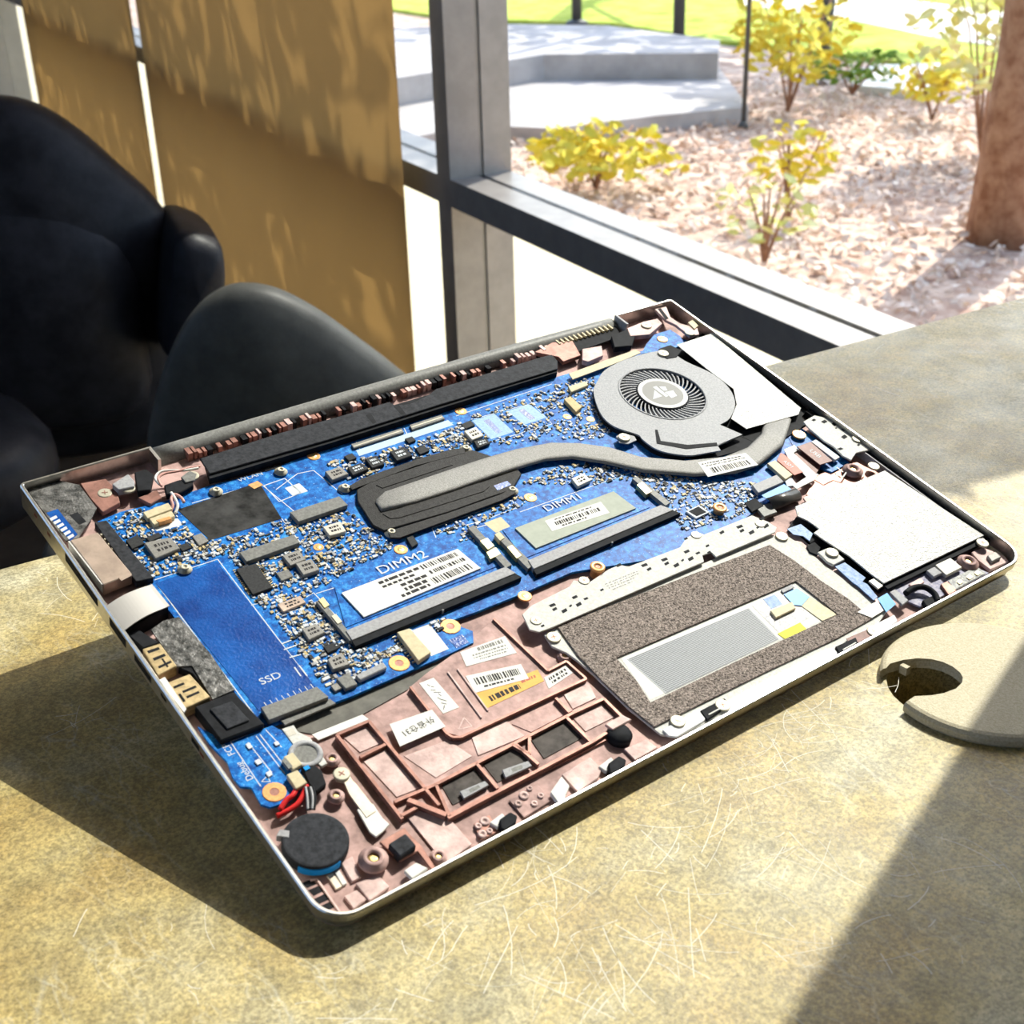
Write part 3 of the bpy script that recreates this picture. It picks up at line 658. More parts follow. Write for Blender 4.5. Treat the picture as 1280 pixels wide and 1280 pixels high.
# ---- bigger board pieces
CM = []                                                   # (name, outline, top, height, material, bevel)
def comp(name, px, top, mt, bev=0.15, h=None, parent=None):
    z = BZ + top * mm; o = pp(name, px, z, (h if h else top) * mm, mt, parent or board, bev * mm); return o
comp('insulating_film', [(195, 729), (271, 702), (397, 862), (324, 889)], 0.12, FILM, 0)
text('lettering', 'SSD', (338, 848), BZ + 0.12 * mm, 4.0 * mm, 0, SILK, board, 1.15)
b = MB(); q = L([(352, 838), (358, 846), (372, 830), (378, 838)], BZ)
for k in range(9):
    t = k / 8; a = lp(330 + 58 * t, 878 - 23 * t, BZ + 0.13 * mm); c = lp(334 + 58 * t, 883 - 23 * t, BZ + 0.13 * mm); b.bar(a, c, 0.25 * mm, BZ + 0.12 * mm, BZ + 0.15 * mm)
b.build('silkscreen_tick', SILK, board)
lines('silkscreen_tick', [[(352, 805), (364, 800)], [(355, 812), (372, 806)], [(362, 822), (376, 818)], [(368, 834), (376, 845)], [(374, 832), (384, 845)]], BZ + 0.12 * mm, 0.5 * mm, SILK, board)
comp('card_slot', [(326, 884), (396, 858), (411, 871), (336, 900)], 2.4, SOCK)
comp('card_slot_shelf', [(350, 899), (412, 873), (420, 879), (356, 906)], 0.8, SOCK, 0.1)
comp('insulating_film', [(222, 637), (314, 606), (327, 608), (352, 648), (263, 675)], 0.15, BLKFILM, 0)
comp('solder_tab', [(310, 606), (322, 601), (329, 606), (318, 611)], 0.2, COPPER, 0)
comp('card_slot', [(362, 640), (424, 620), (435, 631), (373, 652)], 2.0, SOCK)
comp('card_slot', [(299, 690), (367, 668), (375, 678), (308, 702)], 2.0, SOCK)
comp('flash_chip', [(295, 711), (320, 704), (341, 734), (316, 743)], 1.2, CHIP)
b = MB()
for k in range(14):
    t = (k + 0.5) / 14; a = lp(292 + 21 * t, 712 + 32 * t, BZ); c = lp(322 + 20 * t, 704 + 31 * t, BZ)
    for (x, y) in (a, c): b.box(x - 0.5 * mm, x + 0.5 * mm, y - 0.2 * mm, y + 0.2 * mm, BZ, BZ + 0.3 * mm)
b.build('chip_pins', GOLDP, board)
IND = [([(352, 694), (373, 687), (383, 699), (363, 707)], 1.8, COIL), ([(369, 704), (389, 698), (400, 712), (379, 719)], 1.9, COIL), ([(403, 658), (425, 651), (433, 664), (412, 670)], 1.8, COILL),
       ([(377, 786), (395, 779), (407, 790), (386, 800)], 1.8, COIL), ([(409, 824), (427, 815), (438, 830), (416, 837)], 1.8, COIL), ([(420, 848), (436, 840), (447, 855), (432, 861)], 1.6, SOCK),
       ([(180, 678), (213, 671), (225, 685), (194, 698)], 1.8, COIL), ([(406, 589), (426, 583), (436, 592), (415, 600)], 1.8, COIL), ([(434, 584), (451, 578), (461, 586), (441, 594)], 1.6, CHIP),
       ([(456, 573), (470, 569), (481, 580), (465, 585)], 1.4, CHIP), ([(487, 564), (505, 558), (516, 569), (496, 576)], 1.9, CHIP), ([(580, 539), (595, 533), (605, 544), (590, 550)], 1.8, COILL),
       ([(592, 551), (608, 547), (613, 554), (597, 560)], 1.4, CHIP), ([(714, 598), (730, 591), (739, 600), (722, 608)], 1.8, COILL), ([(346, 755), (375, 744), (383, 753), (354, 765)], 1.0, HDMI)]
for i, (q, t, mt) in enumerate(IND):
    o = comp('inductor' if mt in (COIL, COILL) else 'power_chip', q, t, mt, 0.25)
    z = BZ + t * mm; Q = L(q, z)
    if i != 5: rows('chip_marking', Q, z, INK if mt in (COIL, COILL, HDMI) else SILK, board, [(0.25, 0.8, 0.25, 0.42), (0.25, 0.8, 0.56, 0.73)], 0.12, 0.05)
comp('chip', [(157, 675), (172, 668), (181, 679), (165, 686)], 1.0, CHIP)
comp('chip', [(182, 672), (198, 665), (203, 670), (187, 677)], 0.9, CHIP)
comp('chip', [(240, 670), (252, 666), (261, 676), (249, 682)], 1.0, COIL)
comp('chip', [(222, 682), (234, 678), (240, 684), (228, 689)], 0.8, CHIP)
comp('chip', [(404, 808), (416, 803), (423, 810), (410, 816)], 1.0, CHIP)
comp('chip', [(413, 857), (421, 853), (427, 860), (419, 864)], 1.0, COIL)
comp('chip', [(345, 716), (360, 711), (367, 720), (352, 726)], 0.9, SOCK)
comp('chip', [(508, 672), (516, 669), (523, 679), (515, 684)], 1.2, CHIP)
comp('chip', [(506, 548), (515, 545), (520, 550), (511, 554)], 1.0, CHIP)
comp('chip', [(519, 560), (530, 556), (537, 563), (525, 568)], 1.0, CHIP)
comp('chip', [(430, 570), (440, 566), (446, 572), (436, 576)], 1.0, CHIP)
comp('chip', [(576, 530), (588, 525), (594, 531), (582, 536)], 0.8, CHIP)
for q in ([(590, 526), (618, 517), (642, 540), (614, 549)], [(634, 514), (662, 505), (683, 522), (655, 531)]):
    comp('chip_footprint', q, 0.05, mat('footprint_blue', (0.30, 0.46, 0.66), 0.4, var=0.15, vscale=900), 0)
    Q = L(q, BZ); P = [quad(Q, u, v) for u, v in ((0.38, 0.15), (0.62, 0.15), (0.62, 0.85), (0.38, 0.85))]
    b = MB(); b.prism(P, BZ, BZ + 0.07 * mm); b.build('chip_footprint_core', FILM, board)
o = comp('touch_switch', [(857, 639), (874, 631), (887, 640), (870, 648)], 0.9, SILK, 0.1); comp('switch_pad', [(861, 639), (873, 633), (883, 640), (871, 645)], 1.0, BLACKP, 0)
comp('flat_connector', [(439, 555), (502, 535), (505, 540), (442, 560)], 1.0, SOCK, 0.1); comp('flat_connector', [(512, 531), (552, 518), (556, 523), (515, 537)], 1.0, SOCK, 0.1)
lines('connector_rail', [[(442, 558), (502, 538)], [(514, 534), (553, 521)]], BZ + 1.0 * mm, 0.5 * mm, STEEL, board)
comp('printed_strip', [(445, 563), (560, 525), (567, 531), (449, 570)], 0.05, mat('pale_blue_print', (0.45, 0.60, 0.72), 0.5), 0)
comp('battery_connector', [(496, 790), (512, 785), (539, 815), (523, 826)], 2.2, CREAM, 0.2)
b = MB()
for k in range(9):
    x, y = lp(493 + 25 * k / 8, 797 + 31 * k / 8, BZ); b.box(x - 0.9 * mm, x + 0.4 * mm, y - 0.2 * mm, y + 0.2 * mm, BZ, BZ + 0.6 * mm)
b.build('connector_pins', STEEL, board)
comp('printed_patch', [(515, 788), (537, 780), (561, 811), (539, 820)], 0.05, WHITE, 0)
comp('printed_patch', [(561, 800), (578, 793), (586, 803), (570, 810)], 0.05, FILM, 0)
comp('usb_c_socket', [(444, 844), (479, 827), (484, 834), (450, 850)], 1.8, SOCKL, 0.3)
comp('fan_socket', [(178, 640), (210, 628), (216, 636), (184, 648)], 2.2, CREAM, 0.25); comp('plug_housing', [(186, 648), (214, 638), (219, 645), (192, 656)], 1.8, CREAM, 0.25)
comp('printed_patch', [(186, 655), (222, 648), (229, 656), (196, 664)], 0.05, WHITE, 0)
comp('wire_clamp', [(195, 650), (212, 645), (215, 648), (199, 653)], 2.0, COPPER, 0.1)
comp('coax_socket', [(705, 499), (713, 495), (728, 508), (720, 515)], 2.0, TAN, 0.2)
comp('fan_socket', [(710, 483), (731, 476), (736, 481), (714, 490)], 1.4, CREAM, 0.2)
comp('printed_patch', [(605, 654), (626, 646), (638, 658), (620, 666)], 0.05, CREAM, 0)
comp('foam_gasket', [(330, 586), (350, 580), (352, 583), (332, 589)], 0.3, BLACKP, 0)

# ---- memory sockets with their modules
def dimm(label_px, bar_px, front_w, metal):
    s = pp('memory_socket', bar_px, BZ + 2.3 * mm, 2.3 * mm, SOCKL, lap, 0.15 * mm)
    Q = L(bar_px, BZ + 2.3 * mm)
    b = MB(); b.prism([quad(Q, 0.0, 1.0), quad(Q, 1.0, 1.0), quad(Q, 1.0, 1.55), quad(Q, 0.0, 1.55)], BZ, BZ + 1.9 * mm); b.build('socket_front', BLACKP, s); TAKEN.append([quad(Q, 0, 1), quad(Q, 1, 1), quad(Q, 1, 1.5), quad(Q, 0, 1.5)])
    b = MB(); b.prism([quad(Q, 0.5, 1.5), quad(Q, 0.51, 1.5), quad(Q, 0.51, 1.62), quad(Q, 0.5, 1.62)], BZ, BZ + 2.0 * mm); b.build('socket_key', SOCK, s)
    return s
d2 = dimm(None, [(432, 788), (632, 708), (645, 716), (440, 800)], 0, 0)
pad = pp('memory_pad', [(418, 733), (588, 676), (625, 706), (432, 784)], BZ + 0.3 * mm, 0.3 * mm, PCB, d2)  # thin raised pad in the same blue as the board
z = BZ + 0.9 * mm; q = [(427, 741), (572, 686), (601, 710), (455, 771)]
lb = pp('label', q, z, 0.6 * mm, WHITE, d2, 0); Q = L(q, z)
rows('label_print', Q, z, INK, d2, [(0.28, 0.62, 0.10, 0.20), (0.28, 0.55, 0.28, 0.36), (0.40, 0.62, 0.45, 0.55), (0.40, 0.60, 0.62, 0.74), (0.34, 0.58, 0.80, 0.90)], 0.05, 0.012)
bars('bar_code', Q, z, INK, d2, 26, 0.08, 0.26, 0.64, 0.97); bars('bar_code', Q, z, INK, d2, 18, 0.38, 0.52, 0.66, 0.97); bars('bar_code', Q, z, INK, d2, 22, 0.66, 0.90, 0.62, 0.95)
d1 = dimm(None, [(660, 700), (826, 631), (842, 637), (667, 711)], 0, 0)
pad = pp('memory_pad', [(628, 662), (770, 606), (812, 634), (655, 698)], BZ + 0.3 * mm, 0.3 * mm, PCB, d1)
z = BZ + 0.9 * mm; q = [(644, 660), (767, 614), (795, 635), (670, 685)]
pp('metal_label', q, z, 0.6 * mm, mat('label_sage', (0.40, 0.43, 0.37), 0.65, 0.0, var=0.06, vscale=300), d1)
q = [(681, 651), (751, 627), (762, 641), (690, 664)]; pp('paper_label', q, z + 0.06 * mm, 0.06 * mm, WHITE, d1, 0); Q = L(q, z + 0.06 * mm)
bars('bar_code', Q, z + 0.06 * mm, INK, d1, 24, 0.35, 0.65, 0.12, 0.92); rows('label_print', Q, z + 0.06 * mm, INK, d1, [(0.15, 0.8, 0.12, 0.2), (0.2, 0.62, 0.75, 0.86)], 0.05, 0.02)
def latch(pts, s):
    for (q, t, mt) in pts: pp('latch', q, BZ + t * mm, t * mm, mt, s, 0.1 * mm)
latch([([(395, 752), (401, 748), (442, 796), (437, 801)], 1.9, SOCK), ([(398, 750), (404, 746), (412, 756), (406, 760)], 2.2, BRASS), ([(414, 770), (420, 767), (428, 777), (422, 780)], 2.2, STEEL)], d2)
latch([([(585, 660), (592, 656), (640, 706), (632, 710)], 1.9, SOCK), ([(600, 676), (609, 672), (618, 682), (610, 687)], 2.2, BRASS), ([(608, 690), (620, 684), (626, 692), (613, 699)], 2.0, BRASS)], d2)
latch([([(618, 668), (625, 664), (668, 706), (660, 711)], 1.9, SOCK), ([(618, 668), (624, 664), (631, 672), (625, 676)], 2.2, CREAM), ([(634, 684), (640, 681), (652, 694), (646, 698)], 2.2, BRASS)], d1)
latch([([(790, 598), (796, 595), (838, 628), (832, 632)], 1.9, SOCK), ([(796, 606), (803, 602), (815, 614), (808, 618)], 2.2, BRASS)], d1)

# ---- processor cooler
z = -2.9 * mm
plate = pp('heatsink_plate', [(446, 612), (462, 603), (475, 598), (560, 570), (590, 562), (640, 578), (652, 592), (640, 612), (610, 622), (560, 640), (480, 663), (466, 656), (447, 626)], z, 1.4 * mm, DARKG, lap, 0.25 * mm)
pp('raised_panel', [(478, 642), (600, 603), (612, 608), (605, 614), (500, 647), (488, 648)], z + 0.25 * mm, 0.3 * mm, DARKG, plate, 0.1 * mm, False)
pp('raised_panel', [(470, 606), (560, 577), (566, 581), (478, 610)], z + 0.25 * mm, 0.3 * mm, DARKG, plate, 0.1 * mm, False)
pp('mount_arm', [(437, 607), (452, 598), (520, 574), (566, 561), (580, 560), (582, 566), (520, 582), (456, 606), (440, 612)], z + 0.1 * mm, 0.8 * mm, DARKG, plate, 0.1 * mm)
pp('mount_arm', [(485, 664), (560, 641), (625, 618), (640, 610), (645, 616), (628, 625), (560, 650), (500, 672), (488, 672)], z + 0.1 * mm, 0.8 * mm, DARKG, plate, 0.1 * mm)
pp('plate_window', [(617, 607), (634, 601), (639, 606), (622, 613)], z + 0.05 * mm, 0.06 * mm, FILM, plate, 0, False)
up = [(482, 612), (520, 599), (570, 582), (610, 569), (645, 559), (690, 551), (725, 552), (762, 557), (800, 569), (855, 574), (905, 569), (935, 557), (952, 540), (956, 522)]
dn = [(477, 637), (520, 627), (570, 611), (600, 600), (638, 587), (682, 574), (715, 571), (755, 577), (805, 588), (870, 593), (920, 590), (950, 580), (980, 555), (990, 522)]
zt = -1.6 * mm; U, D_ = L(up, zt), L(dn, zt)
b = MB(); rings = []
for (ux, uy), (dx, dy) in zip(U, D_):
    a, c = Vector((ux, uy, 0)), Vector((dx, dy, 0)); rings.append([a + Vector((0, 0, zt - 1.0 * mm)), a * 0.92 + c * 0.08 + Vector((0, 0, zt - 0.15 * mm)), a * 0.8 + c * 0.2 + Vector((0, 0, zt)), a * 0.2 + c * 0.8 + Vector((0, 0, zt)), a * 0.08 + c * 0.92 + Vector((0, 0, zt - 0.15 * mm)), c + Vector((0, 0, zt - 1.0 * mm)), c * 0.9 + a * 0.1 + Vector((0, 0, zt - 2 * mm)), a * 0.9 + c * 0.1 + Vector((0, 0, zt - 2 * mm))])
tipx, tipy = lp(468, 626, zt - 0.9 * mm); first = [Vector((tipx, tipy, zt - 0.9 * mm)) * 0.82 + p * 0.18 for p in rings[0]]
mid = [f * 0.45 + p * 0.55 for f, p in zip(first, rings[0])]
for p in mid: p.z = p.z - 0.1 * mm
rings = [first, mid] + rings
v = [p for r in rings for p in r]; f = [tuple(range(8))[::-1], tuple(range(len(v) - 8, len(v)))]
for i in range(len(rings) - 1):
    for k in range(8): f.append((i * 8 + k, i * 8 + (k + 1) % 8, (i + 1) * 8 + (k + 1) % 8, (i + 1) * 8 + k))
b.add(v, f); pipe = b.build('heat_pipe', PIPE, lap, True); recalc(pipe.data)
TAKEN.append(U + D_[::-1])
q = [(872, 578), (932, 566), (948, 581), (885, 596)]; zs = zt + 0.08 * mm; pp('sticker', q, zs, 0.08 * mm, WHITE, pipe, 0); Q = L(q, zs)
bars('bar_code', Q, zs, INK, pipe, 24, 0.5, 0.85, 0.14, 0.9); rows('sticker_print', Q, zs, INK, pipe, [(0.05, 0.85, 0.14, 0.2), (0.1, 0.9, 0.30, 0.35)], 0.05, 0.02)

# ---- fan
fz = -1.5 * mm
fo = [(742, 490), (747, 476), (757, 462), (785, 448), (820, 439), (838, 440), (858, 452), (892, 468), (912, 486), (919, 505), (912, 523), (900, 531), (905, 533), (928, 543), (897, 557), (901, 563), (866, 569), (836, 566), (818, 560), (803, 549), (797, 543), (768, 533), (751, 517)]
def spline(px, k=4):
    q = []
    for i in range(len(px)):
        p0, p1, p2, p3 = [Vector(px[(i + d) % len(px)]) for d in (-1, 0, 1, 2)]
        for j in range(k):
            t = j / k; v = 0.5 * ((2 * p1) + (p2 - p0) * t + (2 * p0 - 5 * p1 + 4 * p2 - p3) * t * t + (3 * p1 - p0 - 3 * p2 + p3) * t ** 3); q.append((v.x, v.y))
    return q
full = spline(fo); fo = full[:44] + fo[11:16] + full[64:]
c0 = Vector(lp(828.5, 491.5, fz)); rh = ((Vector(lp(776, 490, fz)) - c0).length + (Vector(lp(881.5, 494, fz)) - c0).length + (Vector(lp(831, 463, fz)) - c0).length + (Vector(lp(829, 522, fz)) - c0).length) / 4
fan = holed('cooling_fan', L(fo, fz), [circ(c0.x, c0.y, rh, 40)], fz - 0.7 * mm, fz, FANG, lap); TAKEN.append(L(fo, fz))
sc_o = [((Vector(p) - c0) * 0.985 + c0) for p in L(fo, fz)]
b = MB(); b.prism([tuple(p) for p in sc_o], FZ + 0.4 * mm, fz - 3.4 * mm); b.build('fan_base', BLACKP, fan)
b = MB(); qs = [tuple(p) for p in sc_o]; n = len(qs)
for i in range(n):
    if 43 <= i <= 49: continue
    b.bar(qs[i], qs[(i + 1) % n], 0.7 * mm, FZ + 0.4 * mm, fz - 0.6 * mm)
b.build('fan_side_wall', BLACKP, fan)
b = MB(); b.lathe([(rh + 0.9 * mm, fz), (rh + 0.7 * mm, fz + 0.25 * mm), (rh + 0.1 * mm, fz + 0.25 * mm), (rh - 0.1 * mm, fz)], 40, (c0.x, c0.y), 0, False)
b.build('intake_lip', FANG, fan, True)
hr = rh * 0.62
b = MB(); b.lathe([(hr, fz - 3.3 * mm), (hr, fz - 0.5 * mm), (hr * 0.97, fz - 0.1 * mm), (hr * 0.93, fz + 0.05 * mm)], 36, (c0.x, c0.y)); hub = b.build('fan_hub', BLACKS, fan)
b = MB(); b.lathe([(hr * 0.94, fz + 0.04 * mm), (hr * 0.94, fz + 0.12 * mm), (hr * 0.80, fz + 0.14 * mm)], 36, (c0.x, c0.y)); b.build('hub_disc', mat('hub_grey', (0.30, 0.30, 0.30), 0.5, 0.2), fan)
b = MB(); b.lathe([(hr * 0.78, fz + 0.13 * mm), (hr * 0.78, fz + 0.17 * mm)], 36, (c0.x, c0.y)); b.build('hub_sticker', mat('hub_sticker_grey', (0.17, 0.17, 0.165), 0.5, 0.1), fan)
b = MB(); s = hr * 0.5
def hp(x, y): return (c0.x + x * s, c0.y + y * s)
for q in ([(-1.25, -0.3), (-0.35, 0.55), (-0.35, -0.3)], [(-0.2, 0.9), (0.15, 0.9), (0.1, -0.5), (-0.15, -0.5)], [(0.3, 0.75), (0.75, 0.55), (0.55, 0.1), (0.25, 0.2)], [(0.2, 0.0), (0.95, -0.1), (0.75, -0.75), (0.15, -0.8)]):
    b.prism([hp(*p) for p in q], fz + 0.16 * mm, fz + 0.2 * mm)
b.build('hub_logo', SILK, fan)
b = MB(); r0, r1 = hr * 1.0, rh * 1.02; n = 6
for side in (0, 1):
    for k in range(n + 1):
        t = k / n; r = r0 + (r1 - r0) * t; a = 0.34 * t + side * 0.045
        b.v += [(r * math.cos(a), r * math.sin(a), -3.0 * mm), (r * math.cos(a), r * math.sin(a), -0.55 * mm)]
S = 2 * (n + 1)
for k in range(n):
    for o_ in (0, S): b.f.append((o_ + 2 * k, o_ + 2 * k + 2, o_ + 2 * k + 3, o_ + 2 * k + 1)); b.m.append(0)
    b.f.append((2 * k + 1, 2 * k + 3, S + 2 * k + 3, S + 2 * k + 1)); b.m.append(0)
blade = b.mesh('fan_blade', (FANG,)); NB = 44
for k in range(NB):
    o = obj('fan_blade', blade, None, fan); o.location = (c0.x, c0.y, fz); o.rotation_euler = (0, 0, 2 * PI * k / NB)
pp('outlet_lip', [(820, 539), (845, 546), (880, 542), (903, 532), (928, 543), (897, 556), (858, 559), (822, 553)], fz + 0.15 * mm, 0.15 * mm, FANG, fan, 0)
pp('outlet_gap', [(819, 537), (822, 537), (826, 551), (860, 556), (896, 553), (897, 557), (858, 561), (821, 554)], fz + 0.17 * mm, 0.2 * mm, BLACKP, fan, 0)
pp('fan_ear', [(770, 545), (778, 541), (793, 545), (796, 550), (785, 555), (774, 553)], fz - 0.8 * mm, 0.6 * mm, FANG, fan, 0.1 * mm)
pp('fan_bracket', [(823, 436), (838, 431), (852, 438), (846, 446), (834, 448), (826, 444)], fz + 0.3 * mm, 0.4 * mm, BLACKP, fan, 0.1 * mm)
ff = [(846, 431), (892, 416), (1001, 510), (998, 518), (933, 536), (914, 523), (921, 505), (917, 486), (885, 462)]
foil = pp('fan_foil', ff, fz + 0.1 * mm, 0.25 * mm, FOIL, lap)
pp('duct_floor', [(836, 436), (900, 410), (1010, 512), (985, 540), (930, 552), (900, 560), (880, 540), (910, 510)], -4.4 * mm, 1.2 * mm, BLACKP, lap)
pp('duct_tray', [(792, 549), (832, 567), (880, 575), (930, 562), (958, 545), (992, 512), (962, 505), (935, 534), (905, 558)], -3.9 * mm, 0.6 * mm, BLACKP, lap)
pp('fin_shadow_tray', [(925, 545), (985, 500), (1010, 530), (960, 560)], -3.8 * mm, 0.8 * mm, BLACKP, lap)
ribbon = pp('fan_cable', [(711, 467), (760, 449), (795, 437), (801, 441), (762, 457), (716, 474)], -2.6 * mm, 0.4 * mm, CREAM, lap)

# ---- rear bar and the bits behind it
bar = pp('rear_cover_bar', [(250, 573), (350, 541), (425, 520), (487, 502), (493, 506), (512, 505), (535, 494), (545, 486), (677, 446), (690, 443), (697, 451), (697, 461), (545, 507), (415, 548), (262, 592)], -0.9 * mm, 1.0 * mm, BLACKS, lap, 0.2 * mm)
bb = MB(); bb.prism(L([(256, 576), (425, 524), (690, 446), (697, 463), (545, 510), (415, 551), (262, 596)], -0.9 * mm), BZ, -1.8 * mm); bb.build('bar_body', BLACKP, bar)
for q in ([(457, 519), (463, 516), (471, 528), (466, 530)], [(492, 508), (498, 505), (508, 518), (503, 520)]):
    pp('bar_notch', q, -0.88 * mm, 0.3 * mm, BLACKP, bar, 0, False)
b = MB(); rnd = random.Random(5)
for k in range(74):
    t = k / 73; x0 = lp(245 + 455 * t, 573 - 135 * t, -2.4 * mm); 
    if rnd.random() < 0.25: continue
    hgt = rnd.uniform(-1.5, 0.1) * mm; wd = rnd.uniform(0.4, 1.1) * mm
    b.box(x0[0] - wd, x0[0] + wd, -7.5 * mm, -3.5 * mm, FZ, -2.6 * mm + hgt, rnd.choice((0, 0, 1, 2)))
o = b.build('vent_comb', (DECKD, DECKL, BLACKP), lap); o['kind'] = 'stuff'
grille = pp('vent_grille', [(698, 433), (770, 408), (776, 420), (704, 446)], -3.5 * mm, 0.5 * mm, BLACKP, lap, 0, False)
for k in range(13):
    t = (k + 0.5) / 13; a = lp(700 + 68 * t, 432 - 23 * t, -2.4 * mm); c = lp(705 + 69 * t, 446 - 24 * t, -3.6 * mm)
    b = MB(); b.box(a[0] - 0.45 * mm, a[0] + 0.45 * mm, -6.5 * mm, -1.0 * mm, -3.6 * mm, -2.4 * mm); b.build('lit_slot', CREAM, grille)  # cream bars painted as the light that comes through the vent slots
hook = pp('hinge_bracket', [(668, 440), (690, 428), (716, 426), (726, 444), (704, 452), (698, 446)], -2.8 * mm, 2.0 * mm, DECKD, lap, 0.2 * mm)
pp('hinge_bracket', [(728, 436), (752, 432), (754, 444), (735, 452), (728, 450)], -2.4 * mm, 2.5 * mm, DECKL, lap, 0.2 * mm)
pp('hinge_bracket', [(764, 420), (790, 408), (796, 414), (790, 432), (768, 434)], -2.0 * mm, 3 * mm, BLACKP, lap, 0.3 * mm)
pp('hinge_bracket', [(784, 410), (804, 402), (822, 398), (828, 404), (812, 418), (788, 420)], -1.8 * mm, 2.4 * mm, DECKL, lap, 0.2 * mm)
pp('hinge_bracket', [(818, 386), (833, 383), (838, 396), (850, 404), (872, 410), (874, 418), (862, 420), (845, 406), (832, 400)], -1.8 * mm, 1.4 * mm, DECKL, lap, 0.2 * mm)
pp('bracket_slot', [(822, 386), (826, 385), (836, 398), (832, 400)], -1.78 * mm, 0.2 * mm, BLACKP, hook, 0, False)
pp('corner_tab', [(860, 403), (866, 399), (873, 407), (868, 411)], -1.2 * mm, 2 * mm, CREAM, lap, 0.1 * mm)
pp('board_tongue', [(808, 430), (818, 418), (838, 412), (850, 420), (856, 430), (840, 436), (802, 442)], -3.0 * mm, 1.4 * mm, PCB, lap, 0)
# left hinge block
pp('hinge_bracket', [(100, 604), (132, 598), (146, 612), (150, 628), (128, 640), (112, 622)], -3.2 * mm, 2.2 * mm, DECKD, lap, 0.25 * mm)
pp('hinge_bracket', [(140, 605), (160, 592), (168, 601), (168, 608), (148, 612)], -1.2 * mm, 3.0 * mm, SOCKL, lap, 0.25 * mm)
pp('hinge_bracket', [(168, 590), (182, 586), (192, 592), (188, 612), (172, 614)], -2.0 * mm, 3.0 * mm, BLACKP, lap, 0.3 * mm)
pp('hinge_bracket', [(172, 622), (196, 612), (202, 622), (188, 630)], -3.5 * mm, 1.6 * mm, DECKD, lap, 0.25 * mm)
pp('hinge_bracket', [(205, 606), (222, 600), (240, 596), (242, 606), (225, 616), (208, 618)], -2.2 * mm, 2.6 * mm, BLACKP, lap, 0.3 * mm)
pp('hinge_bracket', [(226, 596), (237, 588), (246, 592), (243, 600), (232, 603)], -1.6 * mm, 1.0 * mm, SOCK, lap, 0.2 * mm)
def wire(name, px, z, r, mt, parent):
    q = [Vector((*lp(a, c, z + dz * mm), z + dz * mm)) for a, c, dz in px]; s = []
    for i in range(len(q) - 1):
        p0, p1, p2, p3 = q[max(i - 1, 0)], q[i], q[i + 1], q[min(i + 2, len(q) - 1)]
        for k in range(6):
            t = k / 6; s.append(0.5 * ((2 * p1) + (p2 - p0) * t + (2 * p0 - 5 * p1 + 4 * p2 - p3) * t * t + (3 * p1 - p0 - 3 * p2 + p3) * t ** 3))
    s.append(q[-1]); b = MB(); b.tube(s, r, 7); return b.build(name, mt, parent, True)
PINKW = mat('pink_wire', (0.62, 0.34, 0.30), 0.4)
wire('antenna_wire', [(200, 606, 0), (194, 598, 0.4), (200, 590, 0.6), (214, 588, 0.5), (230, 588, 0.4), (248, 585, 0)], -2.2 * mm, 0.5 * mm, WHITE, lap)
wire('antenna_wire', [(202, 608, 0), (198, 598, 0.8), (206, 592, 1.0), (222, 589, 0.8), (236, 585, 0.5), (250, 583, 0)], -2.2 * mm, 0.45 * mm, PINKW, lap)
wire('fan_wire', [(213, 640, -1), (216, 632, 0), (214, 624, 0.4), (218, 618, 0.4), (226, 622, 0.4), (230, 628, 0)], -2.6 * mm, 0.6 * mm, PINKW, lap)
wire('fan_wire', [(219, 642, -1), (222, 632, 0), (218, 622, 0.6), (214, 616, 0.4)], -2.6 * mm, 0.6 * mm, WHITE, lap)

# ---- left edge: shielding and sockets
pp('shield_sheet', [(33, 611), (52, 603), (71, 600), (99, 606), (121, 635), (113, 650), (98, 672), (82, 676)], -3.0 * mm, 0.5 * mm, SHIELD, lap)
pp('shield_cutout', [(58, 641), (72, 636), (97, 668), (88, 676)], -2.95 * mm, 0.2 * mm, FILM, lap, 0, False)
for k in range(6):
    t = k / 5; pp('contact_pad', [(62 + 22 * t, 648 + 23 * t), (70 + 21 * t, 644 + 23 * t), (72 + 21 * t, 647 + 23 * t), (64 + 22 * t, 651 + 23 * t)], -2.9 * mm, 0.1 * mm, SILK, lap, 0, False)
pp('shield_slot', [(87, 644), (97, 640), (108, 652), (99, 656)], -2.95 * mm, 0.2 * mm, BLACKP, lap, 0, False)
hd = pp('hdmi_socket', [(87, 675), (122, 665), (165, 717), (129, 731)], -0.9 * mm, 5.0 * mm, HDMI, lap, 0.3 * mm)
pp('socket_tab', [(148, 722), (162, 716), (165, 719), (152, 726)], -0.6 * mm, 0.4 * mm, HDMI, hd, 0)
b = MB(); q = L([(86, 677), (128, 731)], -1.4 * mm); b.bar(q[0], q[1], 0.5 * mm, -5 * mm, -1.1 * mm); b.build('socket_rim', ALUW, hd)
pp('socket_retainer', [(118, 653), (133, 650), (192, 722), (170, 727)], -2.2 * mm, 3.0 * mm, BLACKS, lap, 0.2 * mm)
b = MB()
for k in range(9):
    t = k / 8; x, y = lp(128 + 38 * t, 668 + 46 * t, -2.6 * mm); b.box(x - 0.7 * mm, x + 0.5 * mm, y - 0.35 * mm, y + 0.35 * mm, BZ, -2.4 * mm)
b.build('socket_pins', STEEL, hd)
